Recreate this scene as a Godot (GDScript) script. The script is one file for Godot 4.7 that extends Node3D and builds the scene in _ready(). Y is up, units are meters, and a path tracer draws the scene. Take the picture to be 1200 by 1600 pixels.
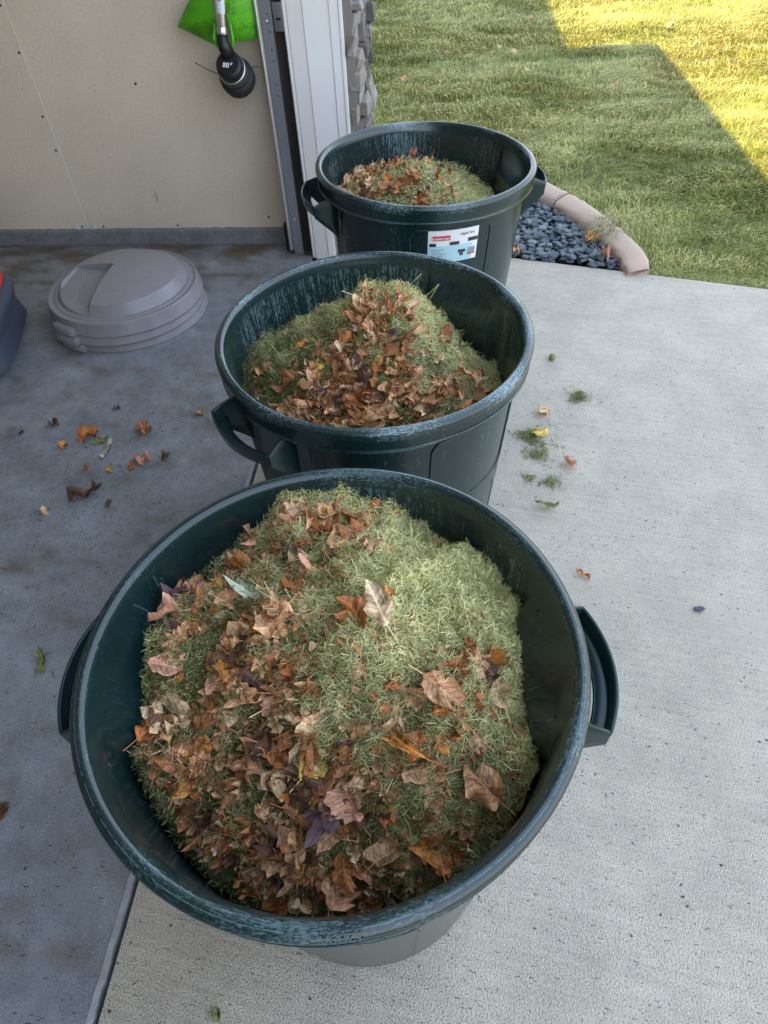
extends Node3D

const HOUSE_TURN := -0.113446          # the house stands 6.5 degrees off the view axis
var rng := RandomNumberGenerator.new()
var taken := {}
var M := {}

# ------------------------------------------------------------------ small helpers
func numbered(called: String) -> String:
	if not taken.has(called):
		taken[called] = 0
		return called
	taken[called] += 1
	return "%s_%03d" % [called, taken[called]]

func lin(r: float, g: float, b: float) -> Color:
	return Color(r, g, b).linear_to_srgb()

func mat(c: Color, rough := 0.8, metal := 0.0) -> StandardMaterial3D:
	var m := StandardMaterial3D.new()
	m.albedo_color = c.linear_to_srgb()
	m.roughness = rough
	m.metallic = metal
	m.cull_mode = BaseMaterial3D.CULL_DISABLED
	return m

func tag(o: Node, label: String, category: String, group := "", kind := ""):
	o.set_meta("label", label)
	o.set_meta("category", category)
	if group != "":
		o.set_meta("group", group)
	if kind != "":
		o.set_meta("kind", kind)

func thing(called: String, at: Vector3, turn: float, label: String, category: String, group := "") -> Node3D:
	var o := Node3D.new()
	o.name = numbered(called)
	add_child(o, true)
	o.position = at
	o.rotation.y = turn
	tag(o, label, category, group)
	return o

func part(parent: Node, called: String, mesh: Mesh, m: Material, at := Transform3D.IDENTITY) -> MeshInstance3D:
	var o := MeshInstance3D.new()
	o.name = called
	o.mesh = mesh
	o.material_override = m
	o.transform = at
	parent.add_child(o, true)
	return o

func top(called: String, mesh: Mesh, m: Material, at := Transform3D.IDENTITY) -> MeshInstance3D:
	return part(self, numbered(called), mesh, m, at)

# house frame: x away from the garage, z towards the camera's side, turned with the house
func hpos(x: float, y: float, z: float) -> Vector3:
	return Vector3(x, y, z).rotated(Vector3.UP, HOUSE_TURN)

# ------------------------------------------------------------------ mesh building
# triangles run counter-clockwise seen from outside; they are turned over for Godot here
func build(v: PackedVector3Array, f: PackedInt32Array, smooth := true, uv := PackedVector2Array(), cols := PackedColorArray()) -> ArrayMesh:
	var arr := []
	arr.resize(Mesh.ARRAY_MAX)
	if smooth:
		var n := PackedVector3Array()
		n.resize(v.size())
		for k in range(0, f.size(), 3):
			var a := f[k]
			var b := f[k + 1]
			var c := f[k + 2]
			var q := (v[b] - v[a]).cross(v[c] - v[a])
			n[a] += q
			n[b] += q
			n[c] += q
		for k in n.size():
			n[k] = n[k].normalized()
		var g := f.duplicate()
		for k in range(0, f.size(), 3):
			g[k + 1] = f[k + 2]
			g[k + 2] = f[k + 1]
		arr[Mesh.ARRAY_VERTEX] = v
		arr[Mesh.ARRAY_NORMAL] = n
		arr[Mesh.ARRAY_INDEX] = g
		if uv.size() > 0:
			arr[Mesh.ARRAY_TEX_UV] = uv
		if cols.size() > 0:
			arr[Mesh.ARRAY_COLOR] = cols
	else:
		var v2 := PackedVector3Array()
		var n2 := PackedVector3Array()
		var u2 := PackedVector2Array()
		var c2 := PackedColorArray()
		for k in range(0, f.size(), 3):
			var q2 := (v[f[k + 1]] - v[f[k]]).cross(v[f[k + 2]] - v[f[k]]).normalized()
			for j in [0, 2, 1]:
				v2.append(v[f[k + j]])
				n2.append(q2)
				if uv.size() > 0:
					u2.append(uv[f[k + j]])
				if cols.size() > 0:
					c2.append(cols[f[k + j]])
		arr[Mesh.ARRAY_VERTEX] = v2
		arr[Mesh.ARRAY_NORMAL] = n2
		if uv.size() > 0:
			arr[Mesh.ARRAY_TEX_UV] = u2
		if cols.size() > 0:
			arr[Mesh.ARRAY_COLOR] = c2
	var am := ArrayMesh.new()
	am.add_surface_from_arrays(Mesh.PRIMITIVE_TRIANGLES, arr)
	return am

func grid_faces(rows: int, cols: int, closed := false, base := 0, flip := false) -> PackedInt32Array:
	var f := PackedInt32Array()
	var last := cols if closed else cols - 1
	for i in rows - 1:
		for j in last:
			var a := base + i * cols + j
			var b := base + i * cols + (j + 1) % cols
			var c := a + cols
			var d := b + cols
			if flip:
				f.append_array([a, c, b, b, c, d])
			else:
				f.append_array([a, b, c, b, d, c])
	return f

# a sheet of points given real thickness, with closed edges
func shell(rows: Array, thick: float, smooth := true) -> ArrayMesh:
	var nr: int = rows.size()
	var nc: int = rows[0].size()
	var nrm := []
	for i in nr:
		var line := PackedVector3Array()
		for j in nc:
			var du: Vector3 = rows[i][mini(j + 1, nc - 1)] - rows[i][maxi(j - 1, 0)]
			var dv: Vector3 = rows[mini(i + 1, nr - 1)][j] - rows[maxi(i - 1, 0)][j]
			line.append(du.cross(dv).normalized())
		nrm.append(line)
	var v := PackedVector3Array()
	for s in [0.5, -0.5]:
		for i in nr:
			for j in nc:
				v.append(rows[i][j] + nrm[i][j] * thick * s)
	var f := grid_faces(nr, nc)
	f.append_array(grid_faces(nr, nc, false, nr * nc, true))
	var edge := []
	for j in nc:
		edge.append(j)
	for i in range(1, nr):
		edge.append(i * nc + nc - 1)
	for j in range(nc - 2, -1, -1):
		edge.append((nr - 1) * nc + j)
	for i in range(nr - 2, 0, -1):
		edge.append(i * nc)
	for k in edge.size():
		var a: int = edge[k]
		var b: int = edge[(k + 1) % edge.size()]
		var m := nr * nc
		f.append_array([a, a + m, b, b, a + m, b + m])
	return build(v, f, smooth)

# a box with chamfered edges, centred
func box(size: Vector3, ch := 0.0, jitter := 0.0, seed_ := 0) -> ArrayMesh:
	var r := RandomNumberGenerator.new()
	r.seed = seed_ + 11
	var h := size / 2
	ch = minf(ch, minf(h.x, minf(h.y, h.z)) * 0.9)
	var v := PackedVector3Array()
	var off := {}
	for sx in [-1, 1]:
		for sy in [-1, 1]:
			for sz in [-1, 1]:
				var c := Vector3(h.x * sx, h.y * sy, h.z * sz)
				if jitter > 0:
					c += Vector3(r.randf_range(-1, 1), r.randf_range(-1, 1), r.randf_range(-1, 1)) * jitter
				for ax in 3:
					var p := c
					for q in 3:
						if q != ax:
							p[q] -= ch * signf(c[q])
					off[[sx, sy, sz, ax]] = v.size()
					v.append(p)
	var polys := []
	for ax in 3:
		var o1 := (ax + 1) % 3
		var o2 := (ax + 2) % 3
		for s in [-1, 1]:
			var poly := []
			for q in [[-1, -1], [1, -1], [1, 1], [-1, 1]]:
				var key := [0, 0, 0, ax]
				key[ax] = s
				key[o1] = q[0]
				key[o2] = q[1]
				poly.append(off[key])
			polys.append(poly)
		if ch > 0:
			for s1 in [-1, 1]:
				for s2 in [-1, 1]:
					var poly2 := []
					for q in [[-1, o1], [1, o1], [1, o2], [-1, o2]]:
						var key2 := [0, 0, 0, q[1]]
						key2[ax] = q[0]
						key2[o1] = s1
						key2[o2] = s2
						poly2.append(off[key2])
					polys.append(poly2)
	if ch > 0:
		for sx in [-1, 1]:
			for sy in [-1, 1]:
				for sz in [-1, 1]:
					polys.append([off[[sx, sy, sz, 0]], off[[sx, sy, sz, 1]], off[[sx, sy, sz, 2]]])
	var f := PackedInt32Array()
	for poly in polys:
		var mid := Vector3.ZERO
		for k in poly:
			mid += v[k]
		var n := (v[poly[1]] - v[poly[0]]).cross(v[poly[2]] - v[poly[0]])
		if n.dot(mid) < 0:
			poly.reverse()
		for k in range(1, poly.size() - 1):
			f.append_array([poly[0], poly[k], poly[k + 1]])
	return build(v, f, false)

# a profile [radius, height] turned round the y axis
func lathe(profile: Array, n := 32, smooth := true) -> ArrayMesh:
	var v := PackedVector3Array()
	for p in profile:
		for j in n:
			var a := TAU * j / n
			v.append(Vector3(cos(a) * p[0], p[1], -sin(a) * p[0]))
	return build(v, grid_faces(profile.size(), n, true), smooth)

# a round bar along points, radii per point
func tube(pts: Array, radii: Array, n := 10) -> ArrayMesh:
	var v := PackedVector3Array()
	var side := Vector3.ZERO
	for i in pts.size():
		var d: Vector3 = (pts[mini(i + 1, pts.size() - 1)] - pts[maxi(i - 1, 0)]).normalized()
		if i == 0:
			side = d.cross(Vector3.UP if absf(d.y) < 0.9 else Vector3.RIGHT).normalized()
		side = (side - d * side.dot(d)).normalized()
		var up := d.cross(side)
		for j in n:
			var a := TAU * j / n
			v.append(pts[i] + (side * cos(a) + up * sin(a)) * radii[i])
	var f := grid_faces(pts.size(), n, true)
	var c0 := v.size()
	v.append(pts[0])
	v.append(pts[pts.size() - 1])
	for j in n:
		f.append_array([c0, (j + 1) % n, j])
		f.append_array([c0 + 1, (pts.size() - 1) * n + j, (pts.size() - 1) * n + (j + 1) % n])
	return build(v, f, true)

func noise(freq: float, seed_: int, oct := 3) -> FastNoiseLite:
	var n := FastNoiseLite.new()
	n.noise_type = FastNoiseLite.TYPE_SIMPLEX_SMOOTH
	n.frequency = freq
	n.seed = seed_
	n.fractal_octaves = oct
	return n

func noise_bytes(size: int, freq: float, seed_: int, oct := 3, stretch := 1) -> PackedByteArray:
	var n := noise(freq, seed_, oct)
	if stretch == 1:
		return n.get_seamless_image(size, size, false, false, 0.1, true).get_data()
	var im := n.get_seamless_image(size, size, false, false, 0.1, true)
	var small := Image.create_empty(maxi(1, size / stretch), size, false, Image.FORMAT_L8)
	small.blit_rect(im, Rect2i(0, 0, size / stretch, size), Vector2i.ZERO)
	small.resize(size, size, Image.INTERPOLATE_BILINEAR)
	return small.get_data()

func tex(im: Image) -> ImageTexture:
	return ImageTexture.create_from_image(im)

func tables(points: Array, deg: float) -> float:
	for k in points.size() - 1:
		if deg <= points[k + 1][0]:
			var t: float = (deg - points[k][0]) / (points[k + 1][0] - points[k][0])
			t = t * t * (3 - 2 * t)
			return lerpf(points[k][1], points[k + 1][1], t)
	return points[points.size() - 1][1]

# ------------------------------------------------------------------ camera, sky, sun
func view_and_light():
	var cam := Camera3D.new()
	cam.name = "camera"
	var roll := -0.0592
	var pitch := 0.8352
	var b := Basis(Vector3.RIGHT, -pitch) * Basis(Vector3.BACK, roll)
	cam.transform = Transform3D(b, Vector3(0, 1.3204, 0))
	cam.fov = rad_to_deg(2 * atan(800.0 / 1015.5))
	cam.near = 0.02
	cam.far = 400.0
	add_child(cam)
	cam.current = true
	var env := Environment.new()
	env.background_mode = Environment.BG_SKY
	var sm := ProceduralSkyMaterial.new()
	sm.sky_top_color = Color(0.64, 0.71, 0.81)
	sm.sky_horizon_color = Color(0.88, 0.89, 0.90)
	sm.sky_curve = 0.16
	sm.ground_bottom_color = Color(0.35, 0.34, 0.30)
	sm.ground_horizon_color = Color(0.70, 0.74, 0.76)
	sm.sun_angle_max = 20.0
	var sky := Sky.new()
	sky.sky_material = sm
	env.sky = sky
	env.tonemap_mode = Environment.TONE_MAPPER_LINEAR
	env.tonemap_exposure = 4.3
	env.sdfgi_enabled = true
	env.ssao_enabled = true
	env.ssil_enabled = true
	var we := WorldEnvironment.new()
	we.environment = env
	add_child(we)
	var sun := DirectionalLight3D.new()
	sun.name = "sun"
	sun.light_energy = 0.95
	sun.light_color = Color(1.0, 0.89, 0.56)
	sun.light_angular_distance = 0.5
	sun.shadow_enabled = true
	add_child(sun)
	var dir := Vector3(0.571, -1.0, -0.94).rotated(Vector3.UP, HOUSE_TURN)
	sun.transform = Transform3D(Basis.looking_at(dir, Vector3.UP), Vector3(0, 6, 0))

# ------------------------------------------------------------------ textures and materials
func concrete(size: int, seed_: int, broom: float, pit: float, base: Vector3, spread: float, specks := 2000.0, chips := 1.0) -> Array:
	var fine := noise_bytes(size, 0.16, seed_, 2)
	var mid := noise_bytes(size, 0.03, seed_ + 1, 3)
	var big := noise_bytes(size, 0.006, seed_ + 2, 3)
	var lines := noise_bytes(size, 0.09, seed_ + 3, 3, 24)
	var grit := noise_bytes(size, 0.33, seed_ + 4, 1)
	var n := size * size
	var al := PackedByteArray()
	al.resize(n * 3)
	var hi := PackedByteArray()
	hi.resize(n)
	for i in n:
		var l := (lines[i] - 128) / 128.0
		var g := (grit[i] - 128) / 128.0
		var fi := (fine[i] - 128) / 128.0
		var v := 1.0 + spread * ((mid[i] - 128) / 128.0 * 0.7 + (big[i] - 128) / 128.0 + fi * 0.5)
		v += broom * 0.055 * l + pit * 0.10 * g
		var hgt := 0.6 + broom * 0.28 * l + 0.12 * fi + pit * 0.25 * g
		if g < -0.55:
			v -= pit * 0.20
			hgt -= 0.2 * pit
		elif g > 0.62:
			v += pit * 0.12
		v = clampf(v, 0.2, 1.6)
		al[i * 3] = clampi(int(base.x * v * 255), 0, 255)
		al[i * 3 + 1] = clampi(int(base.y * v * 255), 0, 255)
		al[i * 3 + 2] = clampi(int(base.z * v * 255), 0, 255)
		hi[i] = clampi(int(hgt * 255), 0, 255)
	var a := Image.create_from_data(size, size, false, Image.FORMAT_RGB8, al)
	# chips of dark aggregate, pinholes and small scratches
	var r := RandomNumberGenerator.new()
	r.seed = seed_
	for k in int(specks * size * size / 1000000.0):
		var x := r.randi_range(0, size - 12)
		var y := r.randi_range(0, size - 12)
		var q := r.randf()
		var dark := a.get_pixel(x, y).lerp(Color(0.13, 0.13, 0.16) if r.randf() < 0.7 else Color(0.30, 0.22, 0.15), r.randf_range(0.35, 0.9))
		if q < 0.06 * chips:
			for j in 4:
				a.fill_rect(Rect2i(x + r.randi_range(0, 2), y + j, r.randi_range(2, 5), 1), dark)
		elif q < 0.6:
			a.fill_rect(Rect2i(x, y, r.randi_range(2, 7), 1), dark)
		elif q < 0.8:
			a.fill_rect(Rect2i(x, y, 1, r.randi_range(1, 4)), dark)
		else:
			a.fill_rect(Rect2i(x, y, r.randi_range(1, 4), 1), a.get_pixel(x, y).lerp(Color(0.9, 0.9, 0.88), 0.5))
	var h := Image.create_from_data(size, size, false, Image.FORMAT_L8, hi)
	h.bump_map_to_normal_map(3.0)
	return [tex(a), tex(h)]

func streak(im: Image, x: float, y: float, len_: float, dx: float, c: Color, a: float, r: RandomNumberGenerator, wide := 1):
	var w := im.get_width()
	var hgt := im.get_height()
	var n := maxi(1, int(len_))
	for k in n:
		var px := posmod(int(x + dx * k), w)
		var py := int(y) + k
		if py < 0 or py >= hgt:
			continue
		var q := a * r.randf_range(0.3, 1.0) * (1.0 - absf(2.0 * k / n - 1.0) * 0.5)
		for e in wide:
			var ex := (px + e) % w
			im.set_pixel(ex, py, im.get_pixel(ex, py).lerp(c, clampf(q * (1.0 if e < wide - 1 else 0.6), 0, 1)))

# scuffs of the plastic: v 0-0.35 outside wall, 0.35-0.62 rim, 0.62-1 inside wall
func can_texture(seed_: int, inside: float, rim: float) -> ImageTexture:
	var r := RandomNumberGenerator.new()
	r.seed = seed_
	var w := 2048
	var h := 768
	var im := Image.create_empty(w, h, false, Image.FORMAT_RGB8)
	var base := Color(0.088, 0.176, 0.178)
	im.fill(base)
	var pale := Color(0.56, 0.635, 0.66)
	# wear by noise wrapped round the can, so that no seam shows
	var streaky := noise(1.0, seed_ + 1, 3)
	var spots := noise(1.0, seed_ + 2, 2)
	var broad := noise(1.0, seed_ + 3, 2)
	for x in w:
		var a := TAU * x / w
		var cx := cos(a)
		var sx := sin(a)
		var where := broad.get_noise_3d(cx * 1.3, sx * 1.3, 5.0)
		for y in h:
			var t := y / float(h)
			var q := 0.0
			var fine := spots.get_noise_3d(cx * 90, sx * 90, y * 0.22)
			if t > 0.62:
				# inside wall: rubbed streaks that run down where loads were tipped out
				var dn := streaky.get_noise_3d(cx * 46, sx * 46, y * 0.020)
				var lo := smoothstep(0.62, 0.65, t) * (1.0 - smoothstep(0.86, 0.95, t))
				q = smoothstep(0.62 - inside * 0.50, 1.12 - inside * 0.42, dn * 0.9 + fine * 0.75 + where * 0.8 + 0.28) * lo * 0.6 * (1.0 - 0.85 * smoothstep(0.48, 0.36, absf(wrapf(a, -PI / 2, PI / 2))))
			elif t > 0.45:
				# rim: crest rubbed pale in patches
				var band := exp(-pow((t - 0.562) / 0.030, 2)) + 0.38 * exp(-pow((t - 0.50) / 0.05, 2))
				var along := streaky.get_noise_3d(cx * 14, sx * 14, y * 0.55)
				q = smoothstep(0.46, 0.95, along * 0.75 + spots.get_noise_3d(cx * 38, sx * 38, y * 0.11) * 0.6 + where * 1.0 + band * (0.14 + 0.36 * rim) + fine * 0.3) * (0.35 + 0.4 * rim)
			elif t > 0.385 and t < 0.405:
				q = smoothstep(0.0, 0.4, fine + where + 0.1) * 0.45
			else:
				q = smoothstep(0.50, 0.9, fine * 0.8 + streaky.get_noise_3d(cx * 30, sx * 30, y * 0.03) * 0.7 + where * 0.4) * 0.35
			var shade := 1.0 + fine * 0.22 + where * 0.12
			im.set_pixel(x, y, Color(base.r * shade, base.g * shade, base.b * shade).lerp(pale, clampf(q, 0, 1)))
	# single scratches
	for k in 130:
		streak(im, r.randf() * w, h * r.randf_range(0.63, 0.92), r.randf_range(6, 34), r.randf_range(-1.4, 1.4), pale, 0.6, r, r.randi_range(1, 3))
	for k in 300:
		streak(im, r.randf() * w, h * r.randf_range(0.02, 0.34), r.randf_range(4, 26), r.randf_range(-0.5, 0.5), pale, r.randf_range(0.1, 0.45), r)
	for k in int(900 * rim):
		streak(im, r.randf() * w, h * r.randf_range(0.46, 0.61), r.randf_range(2, 12), r.randf_range(-1.2, 1.2), pale, r.randf_range(0.15, 0.6), r, r.randi_range(1, 2))
	# the moulding line along the crest is rubbed pale
	for x5 in w:
		if spots.get_noise_2d(x5 * 0.05, 900) > -0.3:
			for e in 2:
				im.set_pixel(x5, int(h * 0.532) + e, base.lerp(pale, r.randf_range(0.3, 0.8)))
	return tex(im)

func leaf_texture(seed_: int) -> ImageTexture:
	var n := noise(0.02, seed_, 4)
	var n2 := noise(0.09, seed_ + 1, 2)
	var im := Image.create_empty(128, 128, false, Image.FORMAT_RGB8)
	for y in 128:
		for x in 128:
			var v := 0.86 + n.get_noise_2d(x, y) * 0.42 + n2.get_noise_2d(x, y) * 0.14
			var u := absf(x - 64.0)
			var side := fposmod(y + u * 0.75, 17.0)
			if u < 2.2:
				v *= 1.3
			elif side < 2.2:
				v *= 0.7
			im.set_pixel(x, y, Color(clampf(v, 0.3, 1), clampf(v * 0.99, 0.3, 1), clampf(v * 0.97, 0.3, 1)))
	return tex(im)

func materials():
	var c := concrete(2048, 3, 0.8, 0.8, Vector3(0.705, 0.667, 0.60), 0.045, 2600.0, 1.0)
	var m := mat(Color(1, 1, 1), 0.9)
	m.albedo_texture = c[0]
	m.normal_enabled = true
	m.normal_texture = c[1]
	m.normal_scale = 0.5
	m.vertex_color_use_as_albedo = true
	M.driveway = m
	c = concrete(1024, 40, 0.0, 0.55, Vector3(0.60, 0.60, 0.60), 0.10, 2200.0, 0.2)
	m = mat(Color(1, 1, 1), 0.55)
	m.albedo_texture = c[0]
	m.normal_enabled = true
	m.normal_texture = c[1]
	m.normal_scale = 0.25
	m.vertex_color_use_as_albedo = true
	M.floor = m
	m = mat(Color(0.72, 0.72, 0.74), 0.8)
	m.albedo_texture = c[0]
	m.uv1_triplanar = true
	m.uv1_scale = Vector3(1.3, 1.3, 1.3)
	M.curb = m
	m = mat(Color(0.95, 0.95, 0.93), 0.85)
	m.albedo_texture = c[0]
	m.uv1_triplanar = true
	m.uv1_scale = Vector3(3, 3, 3)
	M.slab_edge = m
	# paper face of the drywall
	var fibre := noise_bytes(512, 0.2, 71, 2)
	var cloud := noise_bytes(512, 0.008, 72, 4)
	var im := Image.create_empty(512, 512, false, Image.FORMAT_RGB8)
	var by := PackedByteArray()
	by.resize(512 * 512 * 3)
	for i in 512 * 512:
		var v := 1.0 + (fibre[i] - 128) / 128.0 * 0.035 + (cloud[i] - 128) / 128.0 * 0.025
		by[i * 3] = clampi(int(228 * v), 0, 255)
		by[i * 3 + 1] = clampi(int(213 * v), 0, 255)
		by[i * 3 + 2] = clampi(int(190 * v), 0, 255)
	im = Image.create_from_data(512, 512, false, Image.FORMAT_RGB8, by)
	m = mat(Color(1, 1, 1), 0.9)
	rng.seed = 715
	for k in 70:
		var px := rng.randi_range(2, 490)
		var py := rng.randi_range(2, 490)
		var tone := im.get_pixel(px, py).lerp(Color(0.35, 0.31, 0.26) if k % 3 else Color(0.97, 0.95, 0.9), rng.randf_range(0.2, 0.55))
		if k % 2:
			im.fill_rect(Rect2i(px, py, 1, rng.randi_range(1, 3)), tone)
		else:
			im.fill_rect(Rect2i(px, py, rng.randi_range(1, 4), 1), tone)
	m.albedo_texture = tex(im)
	m.uv1_triplanar = true
	m.uv1_scale = Vector3(0.73, 0.73, 0.73)
	M.drywall = m
	M.gypsum = mat(Color(0.78, 0.76, 0.70), 0.9)
	M.white = mat(Color(0.89, 0.89, 0.89), 0.4)
	M.vinyl = mat(Color(0.82, 0.79, 0.77), 0.5)
	M.wood_dark = mat(Color(0.045, 0.034, 0.028), 0.8)
	M.galv = mat(Color(0.42, 0.45, 0.48), 0.38, 0.85)
	M.galv_bright = mat(Color(0.62, 0.64, 0.66), 0.3, 0.9)
	M.screw = mat(Color(0.02, 0.02, 0.022), 0.5, 0.4)
	M.black = mat(Color(0.012, 0.012, 0.013), 0.42)
	M.black_matt = mat(Color(0.02, 0.02, 0.021), 0.7)
	M.collar = mat(Color(0.05, 0.055, 0.045), 0.55)
	M.green = mat(Color(0.12, 0.52, 0.018), 0.38)
	var gd := Image.create_empty(256, 256, false, Image.FORMAT_RGB8)
	var g1 := noise(0.012, 95, 4)
	var g2 := noise(0.15, 96, 2)
	for y in 256:
		for x in 256:
			var q := smoothstep(0.05, 0.5, g1.get_noise_2d(x, y) + g2.get_noise_2d(x, y) * 0.45)
			gd.set_pixel(x, y, Color(1, 1, 1).lerp(Color(0.45, 0.36, 0.40), q * 0.55))
	M.green.albedo_texture = tex(gd)
	M.green.uv1_triplanar = true
	M.green.uv1_scale = Vector3(3.1, 3.1, 3.1)
	M.print_white = mat(Color(0.8, 0.82, 0.84), 0.5)
	M.print_black = mat(Color(0.03, 0.03, 0.035), 0.5)
	M.print_red = mat(Color(0.62, 0.03, 0.03), 0.45)
	M.print_blue = mat(Color(0.42, 0.66, 0.76), 0.5)
	M.print_grey = mat(Color(0.28, 0.30, 0.32), 0.5)
	M.aluminium = mat(Color(0.7, 0.71, 0.72), 0.3, 0.9)
	m = mat(Color(0.37, 0.35, 0.37), 0.32)
	var lidn := noise_bytes(256, 0.02, 90, 4)
	var lim := PackedByteArray()
	lim.resize(256 * 256 * 3)
	for i in 256 * 256:
		var v := clampi(int(228 + (lidn[i] - 128) * 0.06), 0, 255)
		lim[i * 3] = v
		lim[i * 3 + 1] = v
		lim[i * 3 + 2] = v
	m.albedo_texture = tex(Image.create_from_data(256, 256, false, Image.FORMAT_RGB8, lim))
	m.uv1_triplanar = true
	m.uv1_scale = Vector3(4, 4, 4)
	M.lid = m
	for k in 3:
		m = mat(Color(1, 1, 1), 0.23)
		m.metallic_specular = 0.6
		m.albedo_texture = can_texture(100 + k * 7, [0.10, 1.0, 0.60][k], [0.45, 1.2, 1.05][k])
		M["can%d" % k] = m
	M.plastic = mat(Color(0.0105, 0.034, 0.0325), 0.25)
	# leaves
	var tones := {
		"tan": Color(0.88, 0.47, 0.23), "light": Color(0.96, 0.64, 0.35), "rust": Color(0.68, 0.24, 0.065),
		"orange": Color(0.90, 0.38, 0.09), "brown": Color(0.50, 0.21, 0.08), "dark": Color(0.17, 0.08, 0.045),
		"purple": Color(0.20, 0.10, 0.11), "yellow": Color(0.80, 0.56, 0.11), "olive": Color(0.27, 0.29, 0.095),
		"pale": Color(0.62, 0.66, 0.46), "pink": Color(0.90, 0.46, 0.29), "cream": Color(0.93, 0.68, 0.42)}
	var lt := leaf_texture(31)
	for k in tones:
		m = mat(tones[k], 0.62)
		m.albedo_texture = lt
		m.backlight_enabled = true
		m.backlight = Color(0.35, 0.3, 0.25)
		M["leaf_" + k] = m
	m = mat(Color(1, 1, 1), 0.75)
	m.vertex_color_use_as_albedo = true
	M.vertex = m
	m = mat(Color(1, 1, 1), 0.6)
	m.vertex_color_use_as_albedo = true
	m.backlight_enabled = true
	m.backlight = Color(0.4, 0.4, 0.3)
	M.blade = m
	# soil and turf sheet
	var t1 := noise_bytes(512, 0.05, 81, 4)
	var t2 := noise_bytes(512, 0.25, 82, 2)
	var tb := PackedByteArray()
	tb.resize(512 * 512 * 3)
	for i in 512 * 512:
		var v := 1.0 + (t1[i] - 128) / 128.0 * 0.35 + (t2[i] - 128) / 128.0 * 0.35
		tb[i * 3] = clampi(int(98 * v), 0, 255)
		tb[i * 3 + 1] = clampi(int(96 * v), 0, 255)
		tb[i * 3 + 2] = clampi(int(52 * v), 0, 255)
	m = mat(Color(1, 1, 1), 0.95)
	m.albedo_texture = tex(Image.create_from_data(512, 512, false, Image.FORMAT_RGB8, tb))
	m.uv1_world_triplanar = true
	m.uv1_triplanar = true
	m.uv1_scale = Vector3(0.7, 0.7, 0.7)
	M.turf = m
	m = mat(Color(0.55, 0.40, 0.31), 0.9)
	m.normal_enabled = true
	m.normal_texture = M.driveway.normal_texture
	m.uv1_triplanar = true
	m.uv1_scale = Vector3(2.2, 2.2, 2.2)
	M.edging = m
	M.soil = mat(Color(0.03, 0.028, 0.026), 0.95)
	M.roof = mat(Color(0.06, 0.055, 0.05), 0.9)
	M.siding = mat(Color(0.42, 0.39, 0.34), 0.8)
	for k in 4:
		m = mat([Color(0.34, 0.40, 0.45), Color(0.24, 0.29, 0.34), Color(0.52, 0.58, 0.62), Color(0.14, 0.18, 0.22)][k], 0.6)
		m.albedo_texture = c[0]
		m.uv1_triplanar = true
		m.uv1_scale = Vector3(5, 5, 5)
		M["slate%d" % k] = m
		m = mat([Color(0.80, 0.70, 0.60), Color(0.52, 0.46, 0.42), Color(0.92, 0.86, 0.80), Color(0.34, 0.28, 0.25)][k], 0.9)
		m.albedo_texture = c[0]
		m.normal_enabled = true
		m.normal_texture = M.driveway.normal_texture
		m.uv1_triplanar = true
		m.uv1_scale = Vector3(4, 4, 4)
		M["stone%d" % k] = m

# ------------------------------------------------------------------ ground
func drive_edge(hx: float) -> float:
	return -2.629 + (hx - 0.299) * 0.271

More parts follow.
